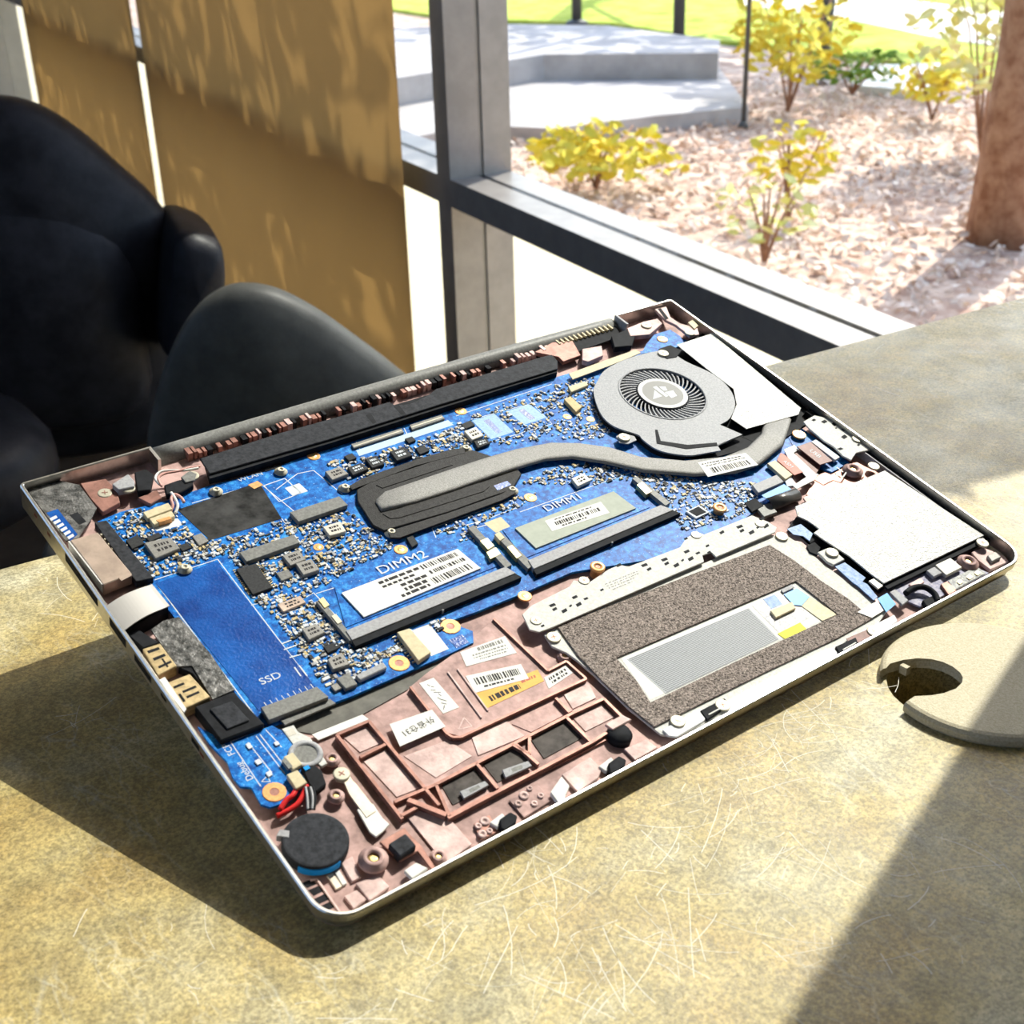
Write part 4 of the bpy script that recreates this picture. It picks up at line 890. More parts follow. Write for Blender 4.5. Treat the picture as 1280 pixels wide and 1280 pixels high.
# curved cover of the network socket
Q = [lp(132, 758, 0), lp(190, 730, -0.6 * mm), lp(212, 757, -0.6 * mm), lp(154, 789, 0)]
b = MB(); n = 14
for i in range(n + 1):
    t = i / n; z = -0.1 * mm + 1.5 * mm * math.sin(PI * min(1, t * 1.05)) ** 0.9 * (1 - t * 0.35) - 0.5 * mm * t
    for v in (0, 1): b.v.append((*quad(Q, t, v), z))
    for v in (0, 1): b.v.append((*quad(Q, t, v), z - 0.35 * mm))
for i in range(n):
    k = 4 * i
    for a, c in ((0, 1), (3, 2), (2, 0), (1, 3)): b.f.append((k + a, k + c, k + 4 + c, k + 4 + a)); b.m.append(0)
b.f += [(0, 1, 3, 2), (4 * n, 4 * n + 2, 4 * n + 3, 4 * n + 1)]; b.m += [0, 0]
rj = b.build('network_socket_cover', mat('pale_socket_steel', (0.44, 0.42, 0.40), 0.5, 0.1), lap); recalc(rj.data); TAKEN.append(Q)
b = MB(); b.prism([quad(Q, 0.1, 0.05), quad(Q, 0.98, 0.05), quad(Q, 0.98, 0.97), quad(Q, 0.1, 0.97)], FZ, -1.0 * mm); b.build('network_socket_body', BLACKP, rj)
pp('shield_sheet', [(189, 787), (204, 776), (224, 771), (264, 818), (293, 862), (266, 874), (240, 832), (221, 833)], -2.4 * mm, 0.8 * mm, SHIELD, lap)
def usb(q, slots):
    s = pp('usb_socket', q, -1.6 * mm, 4.5 * mm, USBM, lap, 0.25 * mm); Q = L(q, -1.6 * mm)
    for (u0, u1, v0, v1) in slots:
        b = MB(); b.prism([quad(Q, u0, v0), quad(Q, u1, v0), quad(Q, u1, v1), quad(Q, u0, v1)], -1.62 * mm, -1.56 * mm); b.build('spring_slot', BLACKP, s)
usb([(178, 811), (200, 804), (221, 832), (198, 844)], [(0.15, 0.8, 0.12, 0.22), (0.2, 0.85, 0.42, 0.52), (0.55, 0.65, 0.55, 0.9), (0.2, 0.9, 0.74, 0.82)])
usb([(209, 853), (237, 842), (263, 871), (230, 886)], [(0.1, 0.55, 0.2, 0.28), (0.3, 0.85, 0.45, 0.53), (0.3, 0.8, 0.66, 0.74), (0.1, 0.2, 0.5, 0.8)])
pp('edge_strip', [(199, 850), (206, 846), (233, 886), (230, 890)], -1.4 * mm, 0.8 * mm, WHITE, lap, 0)
jack = pp('audio_jack', [(243, 883), (292, 864), (331, 905), (276, 926)], -1.8 * mm, 4.5 * mm, BLACKP, lap, 0.4 * mm)
pp('jack_cap', [(262, 886), (290, 876), (312, 900), (284, 911)], -1.2 * mm, 0.6 * mm, BLACKS, jack, 0.2 * mm)
pp('edge_packing', [(158, 792), (172, 786), (200, 803), (179, 810)], -2.5 * mm, 3.5 * mm, BLACKP, lap, 0.3 * mm)
pp('edge_packing', [(222, 834), (238, 828), (262, 868), (240, 842)], -2.8 * mm, 3 * mm, BLACKP, lap, 0.3 * mm)

# ---- debug board, coin cell, lower left corner
dz = -3.8 * mm
dbg = pp('daughter_board', [(247, 908), (266, 918), (287, 926), (340, 907), (352, 913), (380, 950), (388, 975), (362, 1001), (338, 1009), (326, 1005), (314, 984), (300, 983), (290, 970), (284, 952), (262, 930)], dz, 1.0 * mm, PCB, lap)
text('lettering', 'Debug', (306, 964), dz, 3.2 * mm, PI / 2, SILK, dbg, 0.92); text('lettering', 'FCP', (286, 937), dz, 3.2 * mm, PI / 2, SILK, dbg, 0.92)
lines('silkscreen_line', [[(288, 927), (326, 983)], [(288, 927), (310, 918)], [(320, 920), (356, 967)], [(325, 918), (360, 963)], [(310, 928), (340, 966)], [(332, 912), (345, 926), (352, 934)]], dz, 0.3 * mm, SILK, dbg)
b = MB(); P = L([(327, 977), (334, 970), (338, 977)], dz)
for i in range(3): b.bar(P[i], P[(i + 1) % 3], 0.25 * mm, dz, dz + 0.00003)
b.build('warning_triangle', SILK, dbg)
for q in ([(307, 930), (312, 928), (316, 934), (311, 936)], [(318, 951), (324, 948), (328, 953), (322, 956)], [(332, 966), (337, 963), (341, 968), (336, 971)], [(342, 928), (347, 926), (350, 930), (345, 932)]):
    pp('resistor', q, dz + 0.5 * mm, 0.5 * mm, SILK, dbg, 0)
pp('socket', [(354, 946), (366, 940), (378, 955), (366, 962)], dz + 1.6 * mm, 1.6 * mm, CREAM, dbg, 0.2 * mm); pp('socket_slit', [(352, 950), (357, 947), (366, 958), (361, 961)], dz + 1.62 * mm, 0.5 * mm, SOCK, dbg, 0)
plug = pp('battery_plug', [(358, 968), (372, 962), (384, 978), (370, 986)], -1.8 * mm, 1.8 * mm, CREAM, lap, 0.2 * mm)
pp('plug_boot', [(376, 958), (392, 955), (402, 962), (408, 980), (395, 990), (386, 980)], -2.4 * mm, 2.5 * mm, BLACKP, lap, 0.4 * mm)
pp('plug_latch', [(379, 959), (385, 956), (388, 960), (382, 963)], -2.0 * mm, 0.8 * mm, BLUETAB, plug, 0)
wire('cell_wire', [(372, 984, 0), (366, 994, 0.3), (358, 1000, 0.2), (350, 1012, -0.4)], -3.4 * mm, 0.85 * mm, REDW, plug)
wire('cell_wire', [(384, 982, 0), (374, 1002, -0.5), (362, 1012, -0.8), (346, 1020, -1.2)], -3.4 * mm, 0.85 * mm, REDW, plug)
for k in range(4): wire('cell_wire', [(382 + 3 * k, 984, 0), (384 + 3.4 * k, 996, 0.3), (385 + 2.6 * k, 1012, 0)], -2.6 * mm, 0.4 * mm, BLACKP if k % 2 else SOCKL, plug)
cz = -2.2 * mm; cc = Vector(lp(394.5, 1049, cz)); cr = ((Vector(lp(352, 1053, cz)) - cc).length + (Vector(lp(437, 1046, cz)) - cc).length) / 2
b = MB(); b.lathe([(cr * 0.96, FZ + 0.8 * mm), (cr, FZ + 1.2 * mm), (cr, cz - 0.5 * mm), (cr * 0.96, cz - 0.12 * mm), (cr * 0.90, cz)], 40, (cc.x, cc.y)); cell = b.build('coin_cell', BLACKS, lap)
b = MB(); n = 12
for i in range(n + 1):
    a = math.radians(-150 + 75 * i / n); 
    for r, z in ((cr * 1.03, FZ + 1.0 * mm), (cr * 1.03, cz - 0.9 * mm)): b.v.append((cc.x + r * math.cos(a), cc.y + r * math.sin(a), z))
for i in range(n): b.f.append((2 * i, 2 * i + 2, 2 * i + 3, 2 * i + 1)); b.m.append(0)
o = b.build('cell_wrap', BLUETAB, cell); md = o.modifiers.new('t', 'SOLIDIFY'); md.thickness = 0.3 * mm
pp('cell_tab', [(345, 1045), (350, 1036), (362, 1038), (361, 1047)], -2.0 * mm, 2.5 * mm, SOCKL, cell, 0.2 * mm)
pp('speaker_bracket', [(352, 911), (367, 906), (372, 914), (388, 922), (396, 934), (409, 954), (402, 958), (390, 950), (378, 950), (366, 930)], -3.6 * mm, 1.2 * mm, ALUW, lap, 0.15 * mm)
pp('bracket_window', [(356, 914), (366, 910), (371, 917), (361, 921)], -3.55 * mm, 0.2 * mm, COILL, lap, 0, False)
cx = lp(382, 942, -3.3 * mm); b = MB(); b.lathe([(5.4 * mm, -3.6 * mm), (5.2 * mm, -3.1 * mm), (3.7 * mm, -3.1 * mm), (3.6 * mm, -3.5 * mm)], 28, cx); rg = b.build('grommet_ring', SOCKL, lap, True)
b = MB(); b.lathe([(3.6 * mm, -3.58 * mm), (3.6 * mm, -3.45 * mm)], 24, cx); b.build('grommet_core', SOCK, rg)
pp('white_tape', [(390, 918), (453, 893), (461, 899), (398, 925)], -5.6 * mm, 0.3 * mm, WHITE, lap, 0)
pp('grey_sheet', [(346, 910), (440, 872), (520, 842), (562, 822), (600, 806), (560, 838), (513, 860), (455, 892), (390, 917)], -6.2 * mm, 0.3 * mm, GREY, lap, 0)
CREAMB = mat('pale_bracket', (0.60, 0.52, 0.42), 0.4, 0.3, var=0.12, vscale=300)
arm = pp('pale_arm', [(418, 968), (426, 963), (436, 966), (440, 974), (446, 980), (466, 1006), (470, 1014), (458, 1022), (446, 1006), (436, 992), (430, 978), (421, 976)], -4.6 * mm, 0.8 * mm, CREAMB, lap, 0.15 * mm)
pp('pale_arm', [(446, 1012), (466, 1004), (478, 1022), (487, 1030), (478, 1040), (470, 1046), (462, 1040)], -4.8 * mm, 0.7 * mm, WHITE, lap, 0.15 * mm)
foot = pp('rubber_foot', [(485, 1055), (507, 1041), (521, 1057), (500, 1071)], -2.6 * mm, 3.5 * mm, BLACKS, lap, 0.4 * mm)
pp('foot_frame', [(474, 1052), (506, 1034), (512, 1042), (528, 1058), (545, 1085), (540, 1088), (522, 1064), (500, 1076)], -4.6 * mm, 1.0 * mm, DECKD, lap, 0.2 * mm)
pp('white_clip', [(505, 1088), (520, 1078), (535, 1085), (515, 1098)], -4.0 * mm, 1.5 * mm, WHITE, lap, 0.2 * mm)
for q in ([(377, 1104), (390, 1098), (396, 1105), (384, 1110)], [(385, 1113), (398, 1107), (404, 1114), (392, 1120)], [(392, 1124), (406, 1117), (412, 1124), (399, 1130)], [(398, 1134), (412, 1127), (418, 1134), (406, 1140)], [(410, 1143), (418, 1139), (422, 1143), (415, 1147)]):
    pp('speaker_slot', q, FZ + 0.9 * mm, 0.1 * mm, BLACKP, deck, 0, False)
pp('corner_panel', [(376, 1098), (392, 1097), (424, 1142), (412, 1149), (396, 1140)], FZ + 0.85 * mm, 0.8 * mm, DECK, lap, 0.1 * mm)
pp('deck_plate', [(444, 1104), (473, 1094), (487, 1108), (462, 1126)], FZ + 1.2 * mm, 1.2 * mm, DECKL, lap, 0.2 * mm)
pp('deck_plate', [(430, 1120), (446, 1112), (458, 1124), (442, 1136)], FZ + 1.0 * mm, 1.0 * mm, DECKL, lap, 0.2 * mm)
pp('deck_plate', [(408, 1094), (416, 1090), (428, 1108), (420, 1112)], FZ + 0.8 * mm, 0.8 * mm, CREAMB, lap, 0.2 * mm)
pp('deck_plate', [(418, 1090), (424, 1087), (434, 1104), (428, 1107)], FZ + 0.8 * mm, 0.8 * mm, WHITE, lap, 0.2 * mm)
pp('deck_plate', [(426, 1078), (440, 1070), (452, 1096), (440, 1102)], FZ + 1.0 * mm, 1.0 * mm, DECKL, lap, 0.2 * mm)
b = MB(); q = L([(388, 1100), (396, 1098), (428, 1144)], FZ + 1.4 * mm); b.bar(q[0], q[1], 0.5 * mm, FZ, FZ + 1.4 * mm); b.bar(q[1], q[2], 0.5 * mm, FZ, FZ + 1.4 * mm); b.build('speaker_lip', DECKL, deck)

# ---- empty battery bay: labelled panel and ribbed tray
pz = -5.3 * mm
panel = pp('battery_panel', [(513, 858), (532, 842), (562, 820), (617, 774), (640, 795), (685, 838), (708, 826), (733, 848), (576, 921), (558, 916)], pz, 1.2 * mm, DECK, lap, 0.2 * mm)
b = MB(); q = L([(513, 858), (558, 916), (566, 921), (576, 921), (733, 848), (708, 826), (685, 838), (640, 795), (617, 773)], pz + 0.9 * mm)
for a, c in zip(q, q[1:]): b.bar(a, c, 0.8 * mm, FZ, pz + 0.9 * mm)
b.build('panel_rim', DECKD, panel)
b = MB(); q = L([(560, 840), (602, 897)], pz + 0.4 * mm); b.bar(q[0], q[1], 0.5 * mm, FZ, pz + 0.5 * mm); q = L([(572, 836), (610, 888)], pz + 0.4 * mm); b.bar(q[0], q[1], 0.5 * mm, FZ, pz + 0.5 * mm); b.build('panel_rib', DECKL, panel)
zl = pz + 0.12 * mm
def sticker(name, q, mt, parent=panel, z=zl):
    pp(name, q, z, 0.12 * mm, mt, parent, 0, False); return L(q, z)
Q = sticker('orange_label', [(594, 866), (672, 837), (680, 851), (609, 885)], ORANGE)
rows('label_print', Q, zl, INK, panel, [(0.12, 0.62, 0.45, 0.78)], 0.05, 0.02); rows('label_print', Q, zl, REDT, panel, [(0.68, 0.92, 0.3, 0.5)], 0.05, 0.02)
zz = zl + 0.1 * mm
Q = sticker('bar_code_label', [(582, 845), (651, 830), (661, 848), (594, 866)], WHITE, panel, zz); bars('bar_code', Q, zz, INK, panel, 26, 0.22, 0.62, 0.1, 0.92); rows('label_print', Q, zz, INK, panel, [(0.2, 0.75, 0.74, 0.84)], 0.05, 0.02)
Q = sticker('paper_label', [(575, 815), (631, 795), (646, 816), (583, 833)], WHITE); rows('label_print', Q, zl, SOCK, panel, [(0.35, 0.9, 0.1, 0.3), (0.2, 0.9, 0.42, 0.5), (0.2, 0.9, 0.6, 0.66), (0.3, 0.85, 0.76, 0.82)], 0.04, 0.02)
Q = sticker('serial_tag', [(680, 847), (707, 832), (716, 841), (686, 861)], WHITE); rows('label_print', Q, zl, INK, panel, [(0.15, 0.9, 0.2, 0.45), (0.2, 0.85, 0.6, 0.8)], 0.07, 0.05)
Q = sticker('handwritten_label', [(524, 854), (542, 847), (574, 884), (554, 892)], WHITE)
b = MB(); rnd = random.Random(3)
for k in range(9):
    v = 0.12 + 0.085 * k; u = 0.3 + 0.3 * rnd.random(); b.bar(quad(Q, u, v), quad(Q, u + rnd.uniform(-0.25, 0.35), v + rnd.uniform(0.03, 0.12)), 0.22 * mm, zl, zl + 0.04 * mm)
b.build('handwriting', INK, panel)
zc = -4.2 * mm; pp('paper_label', [(487, 905), (540, 887), (557, 908), (500, 933)], zc, 0.12 * mm, WHITE, lap, 0, False)
text('lettering', '外省仓31', (522, 908), zc, 3.1 * mm, PI + 0.06, INK, lap, 1.0)
b = MB(); P = L([(573, 912), (580, 897), (590, 908)], pz)
for i in range(3): b.bar(P[i], P[(i + 1) % 3], 0.35 * mm, pz, pz + 0.05 * mm)
b.build('recycling_mark', DECKL, panel)

tz = -4.4 * mm
tray = pp('tray_floor', [(424, 918), (460, 902), (483, 894), (512, 860), (558, 918), (577, 923), (733, 851), (760, 874), (782, 896), (762, 922), (562, 1020), (503, 1022)], FZ + 0.5 * mm, 0.5 * mm, DECK, lap, 0)
def rib(a, c, w=1.0, top=tz, mt=DECKD):
    b = MB(); q = L([a, c], top); b.bar(q[0], q[1], w * mm, FZ, top); o = b.build('tray_rib', mt, tray); return o
for a, c in (((421, 918), (503, 1023)), ((461, 901), (549, 1006)), ((421, 918), (461, 901)), ((450, 946), (482, 930)), ((493, 1002), (545, 980)), ((500, 1020), (530, 1004)), ((545, 980), (716, 891)), ((716, 891), (755, 873)), ((560, 1022), (742, 926)),
             ((545, 980), (562, 1020)), ((595, 953), (622, 985)), ((645, 930), (673, 955)), ((662, 921), (662, 942)), ((707, 895), (738, 926)), ((755, 873), (779, 897)), ((742, 926), (779, 902)), ((640, 930), (662, 942)), ((695, 872), (712, 890))):
    rib(a, c)
rib((510, 999), (558, 1018), 1.6, tz + 0.5 * mm, DECKD); rib((558, 1022), (765, 918), 1.8, tz - 1.2 * mm, DECKD)
for q, mt in (([(600, 950), (642, 931), (668, 952), (622, 978)], SMOKE), ([(664, 925), (706, 900), (728, 922), (680, 948)], SMOKE), ([(717, 898), (752, 880), (768, 896), (732, 914)], DECKL), ([(552, 982), (592, 960), (612, 984), (566, 1006)], SMOKE), ([(455, 952), (482, 938), (524, 985), (496, 996)], DECKL), ([(428, 920), (457, 908), (478, 928), (450, 940)], DECKL)):
    pp('tray_panel', q, FZ + 0.8 * mm, 0.3 * mm, mt, tray, 0, False)
for q in ([(628, 962), (660, 951), (665, 957), (632, 972)], [(575, 989), (606, 976), (611, 981), (580, 998)]):
    pp('tray_pad', q, FZ + 2.2 * mm, 1.0 * mm, SOCKL, tray, 0.1 * mm, False); Qp = L(q, FZ + 2.2 * mm)
    b = MB(); b.prism([quad(Qp, u, v) for u, v in ((0.3, 0.25), (0.7, 0.25), (0.7, 0.75), (0.3, 0.75))], FZ + 2.2 * mm, FZ + 2.25 * mm); b.build('pad_core', SOCK, tray)
pp('deck_plate', [(590, 922), (632, 900), (656, 920), (598, 944)], FZ + 0.85 * mm, 0.4 * mm, DECKL, tray, 0, False)
pp('deck_plate', [(505, 945), (560, 925), (590, 945), (545, 972)], FZ + 0.7 * mm, 0.3 * mm, DECKL, tray, 0, False)
pp('deck_plate', [(640, 905), (703, 872), (716, 888), (664, 915)], FZ + 0.75 * mm, 0.3 * mm, DECK, tray, 0, False)
pp('deck_plate', [(705, 868), (735, 852), (745, 872), (716, 886)], FZ + 0.85 * mm, 0.3 * mm, DECKL, tray, 0, False)
pp('deck_plate', [(508, 1020), (546, 1004), (590, 1055), (556, 1080)], FZ + 0.7 * mm, 0.6 * mm, DECKL, lap, 0.15 * mm)
pp('deck_plate', [(702, 968), (738, 946), (752, 962), (748, 972), (722, 990)], FZ + 1.4 * mm, 1.2 * mm, DECKL, lap, 0.2 * mm)
pp('deck_plate', [(636, 1000), (672, 980), (690, 1000), (655, 1022)], FZ + 0.8 * mm, 0.6 * mm, DECK, lap, 0.15 * mm)
pp('deck_plate', [(780, 936), (808, 924), (822, 934), (794, 950)], FZ + 1.0 * mm, 0.8 * mm, DECKL, lap, 0.15 * mm)
pp('deck_plate', [(592, 1030), (612, 1018), (622, 1040), (600, 1050)], FZ + 0.8 * mm, 0.6 * mm, DECKD, lap, 0.15 * mm)
rnd = random.Random(8)
for (cx_, cy_) in ((598, 1032), (606, 1026), (612, 1038), (603, 1042), (662, 985), (668, 1004), (655, 994), (676, 994), (618, 1030), (648, 1004)):
    x, y = lp(cx_, cy_, FZ + 1.2 * mm); b = MB(); r = rnd.uniform(0.9, 1.6) * mm; b.lathe([(r, FZ + 0.6 * mm), (r, FZ + 1.2 * mm), (r * 0.5, FZ + 1.25 * mm), (r * 0.4, FZ + 0.9 * mm)], 14, (x, y)); b.build('deck_boss', DECKL, lap, True)
def clip(x, y):
    o = pp('cover_clip', [(x - 8, y + 2), (x + 6, y - 8), (x + 15, y - 3), (x + 13, y + 6), (x, y + 16), (x - 6, y + 14)], -3.4 * mm, 2.8 * mm, BLACKP, lap, 0.4 * mm)
    pp('clip_base', [(x - 20, y + 6), (x - 4, y - 6), (x + 2, y + 2), (x - 10, y + 12)], -4.6 * mm, 1.6 * mm, WHITE, o, 0.2 * mm)
clip(632, 1022); clip(768, 952)
pp('white_clip', [(688, 990), (702, 970), (712, 982), (706, 996), (716, 1004), (700, 1006)], -4.2 * mm, 1.8 * mm, WHITE, lap, 0.2 * mm)
hk = pp('cable_hook', [(756, 905), (778, 893), (790, 899), (766, 912)], -3.0 * mm, 1.2 * mm, DECKL, lap, 0.25 * mm)
b = MB(); x, y = lp(775, 916, -4 * mm); b.lathe([(4.2 * mm, FZ), (4.3 * mm, -4.6 * mm), (3.6 * mm, -3.6 * mm), (1.0 * mm, -3.4 * mm)], 24, (x, y)); b.build('hook_body', BLACKP, hk, True)

# ---- touchpad module
tp = pp('touchpad_plate', [(680, 793), (700, 782), (962, 668), (985, 670), (1000, 680), (1030, 705), (1108, 765), (1096, 782), (1062, 806), (1047, 818), (910, 892), (845, 921), (826, 918), (786, 886), (745, 846), (722, 826), (708, 816), (690, 808)], -4.3 * mm, 0.9 * mm, ALUW, lap, 0.15 * mm)
fo2 = [(697, 783), (820, 735), (962, 681), (992, 700), (1028, 727), (1060, 748), (1090, 773), (1072, 783), (1047, 797), (960, 838), (818, 908), (790, 886), (752, 850), (722, 818)]
win = [(770, 822), (880, 775), (995, 726), (1022, 747), (1048, 768), (930, 822), (813, 878), (795, 850)]
holed('foam_frame', L(fo2, -3.6 * mm), [L(win, -3.6 * mm)], -4.3 * mm, -3.6 * mm, FOAM, tp)
q = [(776, 823), (992, 731), (1043, 768), (813, 875)]; pp('sensor_sheet', q, -4.24 * mm, 0.06 * mm, WHITE, tp, 0)
q = [(784, 824), (936, 760), (974, 799), (832, 867)]; z = -4.18 * mm; pp('sensor_grid', q, z, 0.06 * mm, mat('sensor_white', (0.42, 0.44, 0.46), 0.6), tp, 0); Q = L(q, z)
b = MB()
for k in range(26):
    v = (k + 0.5) / 26; b.prism([quad(Q, 0.01, v - 0.011), quad(Q, 0.99, v - 0.011), quad(Q, 0.99, v + 0.011), quad(Q, 0.01, v + 0.011)], z, z + 0.03 * mm)
b.build('grid_lines', mat('grid_grey', (0.13, 0.14, 0.16), 0.4), tp)['kind'] = 'stuff'
z = -3.9 * mm
pp('sensor_circuit', [(940, 757), (985, 738), (1015, 770), (975, 792)], -4.15 * mm, 0.05 * mm, mat('sensor_circuit', (0.40, 0.40, 0.44), 0.45, col2=(0.78, 0.74, 0.70), vscale=700), tp, 0)
pp('blue_pad', [(954, 749), (968, 743), (978, 755), (964, 761)], -4.1 * mm, 0.1 * mm, FLEXB, tp, 0)
pp('sensor_socket', [(963, 763), (990, 752), (995, 760), (970, 772)], -3.1 * mm, 1.0 * mm, CREAM, tp, 0.15 * mm)
pp('yellow_label', [(972, 792), (1000, 778), (1008, 786), (982, 799)], -4.05 * mm, 0.08 * mm, YELLOW, tp, 0)
pp('flex_cable', [(1000, 756), (1013, 746), (1046, 768), (1028, 776)], -3.95 * mm, 0.12 * mm, CREAM, tp, 0)
pp('blue_stiffener', [(980, 743), (996, 735), (1012, 746), (1002, 757), (992, 756)], -3.8 * mm, 0.15 * mm, BLUETAB, tp, 0)
pp('flex_clamp', [(976, 737), (990, 730), (993, 734), (979, 741)], -3.5 * mm, 0.5 * mm, SOCKL, tp, 0.1 * mm)
# bottom rail
rail = pp('touchpad_rail', [(908, 876), (1030, 812), (1042, 809), (1047, 816), (1040, 827), (914, 893), (905, 888)], -3.7 * mm, 0.8 * mm, mat('bright_steel', (0.74, 0.74, 0.75), 0.5), tp, 0.2 * mm)
pp('rail_tab', [(828, 912), (875, 885), (885, 893), (880, 901), (846, 921), (836, 920)], -3.6 * mm, 0.8 * mm, mat('bright_steel', (0.74, 0.74, 0.75), 0.5), tp, 0.2 * mm)
pp('rail_tab', [(1068, 795), (1090, 782), (1118, 768), (1122, 776), (1104, 790), (1080, 803)], -3.6 * mm, 0.8 * mm, mat('bright_steel', (0.74, 0.74, 0.75), 0.5), tp, 0.2 * mm)
pp('rail_tab', [(1058, 798), (1086, 786), (1090, 794), (1064, 808)], -3.5 * mm, 0.3 * mm, BROWNT, tp, 0)
for q in ([(875, 888), (906, 872), (912, 880), (884, 900)], [(1044, 808), (1070, 796), (1074, 806), (1050, 818)]):
    pp('button_switch', q, -3.2 * mm, 2.0 * mm, BLACKP, tp, 0.3 * mm)
b = MB(); q = L([(886, 893), (908, 881)], -3.0 * mm); b.bar(q[0], q[1], 0.5 * mm, -3.4 * mm, -3.0 * mm); q = L([(1054, 812), (1070, 803)], -3.0 * mm); b.bar(q[0], q[1], 0.5 * mm, -3.4 * mm, -3.0 * mm); b.build('switch_pin', ALUW, tp)
# punched bracket between board and touchpad
bz = -2.7 * mm
br = pp('punched_bracket', [(653, 768), (664, 757), (712, 733), (717, 725), (735, 729), (760, 712), (774, 706), (786, 708), (850, 684), (858, 672), (872, 665), (880, 668), (940, 644), (960, 652), (971, 659), (969, 665), (895, 696), (889, 690), (878, 694), (880, 702), (690, 784), (674, 790), (662, 787)], bz, 0.7 * mm, ALUW, lap, 0.1 * mm)
b = MB()
hol = []
for gx, gy in ((690, 758), (830, 701), (924, 660)):
    hol += [(gx, gy - 2, 7, 4), (gx + 3, gy + 3, 5, 4), (gx + 15, gy + 5, 6, 5), (gx + 23, gy - 1, 3, 3), (gx + 28, gy - 12, 6, 4), (gx + 33, gy - 3, 6, 5), (gx + 42, gy - 10, 5, 3)]
hol += [(805, 706, 7, 4), (811, 711, 5, 4), (752, 737, 4, 3), (773, 706, 6, 4), (678, 782, 4, 3), (884, 682, 4, 3), (857, 673, 4, 3), (902, 665, 5, 4), (886, 690, 4, 3)]
for (x, y, w_, h_) in hol:
    if x > 962: continue
    pp('punched_hole', [(x - w_ * .6, y + h_ * .1), (x + w_ * .4, y - h_ * .6), (x + w_ * .75, y + h_ * .1), (x - w_ * .2, y + h_ * .75)], bz + 0.03 * mm, 0.08 * mm, BLACKP, br, 0, False)
Q = L([(752, 730), (802, 710), (812, 722), (764, 742)], bz); rows('bracket_print', Q, bz, SOCK, br, [(0.05, 0.9, 0.1, 0.16), (0.05, 0.85, 0.3, 0.36), (0.05, 0.7, 0.5, 0.57), (0.1, 0.6, 0.72, 0.78)], 0.05, 0.03)

# ---- right side
zr = -2.0 * mm
sil = pp('silver_plate', [(1106, 588), (1230, 669), (1105, 729), (1092, 720), (1060, 694), (1030, 675), (1017, 666), (1024, 661), (1010, 651), (997, 645), (994, 633)], zr, 0.6 * mm, FOIL, lap, 0.1 * mm)
pp('plate_edge', [(1232, 670), (1238, 674), (1110, 736), (1104, 731)], -3.2 * mm, 1.2 * mm, BLACKP, lap, 0)
pp('plate_pocket', [(1000, 640), (1012, 645), (1060, 690), (1108, 730), (1100, 740), (1090, 735), (1030, 690), (985, 660)], -5.2 * mm, 1.0 * mm, BLACKP, lap, 0)
b = MB(); a, c = lp(1010, 512, -3 * mm), lp(1236, 672, -3 * mm)
b.box(W - 4.6 * mm, W - 1.3 * mm, c[1], a[1], FZ, -3.4 * mm); b.build('edge_channel', BLACKP, lap)
b = MB(); b.box(W - 4.9 * mm, W - 4.3 * mm, c[1], a[1] - 0.03, FZ, -2.6 * mm); b.build('channel_lip', SOCKL, lap)
brk = pp('io_bracket', [(1004, 527), (1018, 519), (1040, 520), (1058, 531), (1075, 545), (1090, 557), (1088, 562), (1070, 566), (1064, 575), (1054, 570), (1042, 558), (1030, 551), (1012, 536)], -1.9 * mm, 0.8 * mm, ALUW, lap, 0.15 * mm)
for (x, y, w_, h_) in ((1030, 527, 8, 4), (1043, 530, 7, 5), (1055, 537, 7, 4), (1045, 535, 3, 2), (1055, 546, 8, 5), (1073, 556, 4, 3), (1017, 525, 6, 3), (1050, 561, 8, 3)):
    pp('punched_hole', [(x - w_ * .5, y), (x + w_ * .1, y - h_ * .6), (x + w_ * .6, y), (x, y + h_ * .6)], -1.86 * mm, 0.08 * mm, BLACKP, brk, 0, False)
pp('io_board', [(985, 545), (1002, 535), (1050, 570), (1062, 578), (1040, 590), (1000, 575)], -4.4 * mm, 1.0 * mm, PCB, lap)
us = pp('usb_cable_head', [(996, 558), (1013, 552), (1041, 576), (1025, 581)], -2.0 * mm, 0.5 * mm, BROWNT, lap, 0.1 * mm)
text('lettering', 'USB', (1019, 567), -2.0 * mm, 3.4 * mm, -PI / 2, SILK, us, 1.0)
pp('usb_plug', [(1014, 552), (1020, 549), (1050, 571), (1044, 575)], -2.0 * mm, 1.5 * mm, WHITE, us, 0.15 * mm)
pp('usb_cable', [(992, 564), (1000, 560), (1026, 583), (1020, 592), (1008, 588)], -3.6 * mm, 0.4 * mm, BROWNT, lap)
wf = pp('white_flex', [(980, 562), (993, 556), (998, 562), (992, 566), (1022, 594), (1018, 600), (996, 611), (991, 607), (1008, 596), (985, 572)], -3.0 * mm, 0.3 * mm, WHITE, lap)
asm = pp('red_cable_head', [(976, 566), (981, 568), (1004, 590), (993, 594), (971, 575)], -2.3 * mm, 0.5 * mm, REDT, lap, 0.1 * mm)
text('lettering', 'ASM', (985, 580), -2.3 * mm, 2.8 * mm, -PI / 2, SILK, asm, 1.0)
pp('cable_socket', [(959, 579), (969, 575), (991, 593), (982, 599)], -2.4 * mm, 1.6 * mm, CREAM, lap, 0.15 * mm)
pp('lcd_socket', [(940, 606), (971, 593), (980, 602), (948, 616)], -2.2 * mm, 2.0 * mm, SOCKL, lap, 0.2 * mm)
pp('white_cable_tail', [(980, 596), (990, 598), (996, 606), (984, 608)], -3.2 * mm, 0.4 * mm, SILK, lap, 0)
pp('blue_pull_tab', [(952, 619), (980, 605), (990, 612), (960, 625)], -2.3 * mm, 0.25 * mm, BLUETAB, lap, 0)
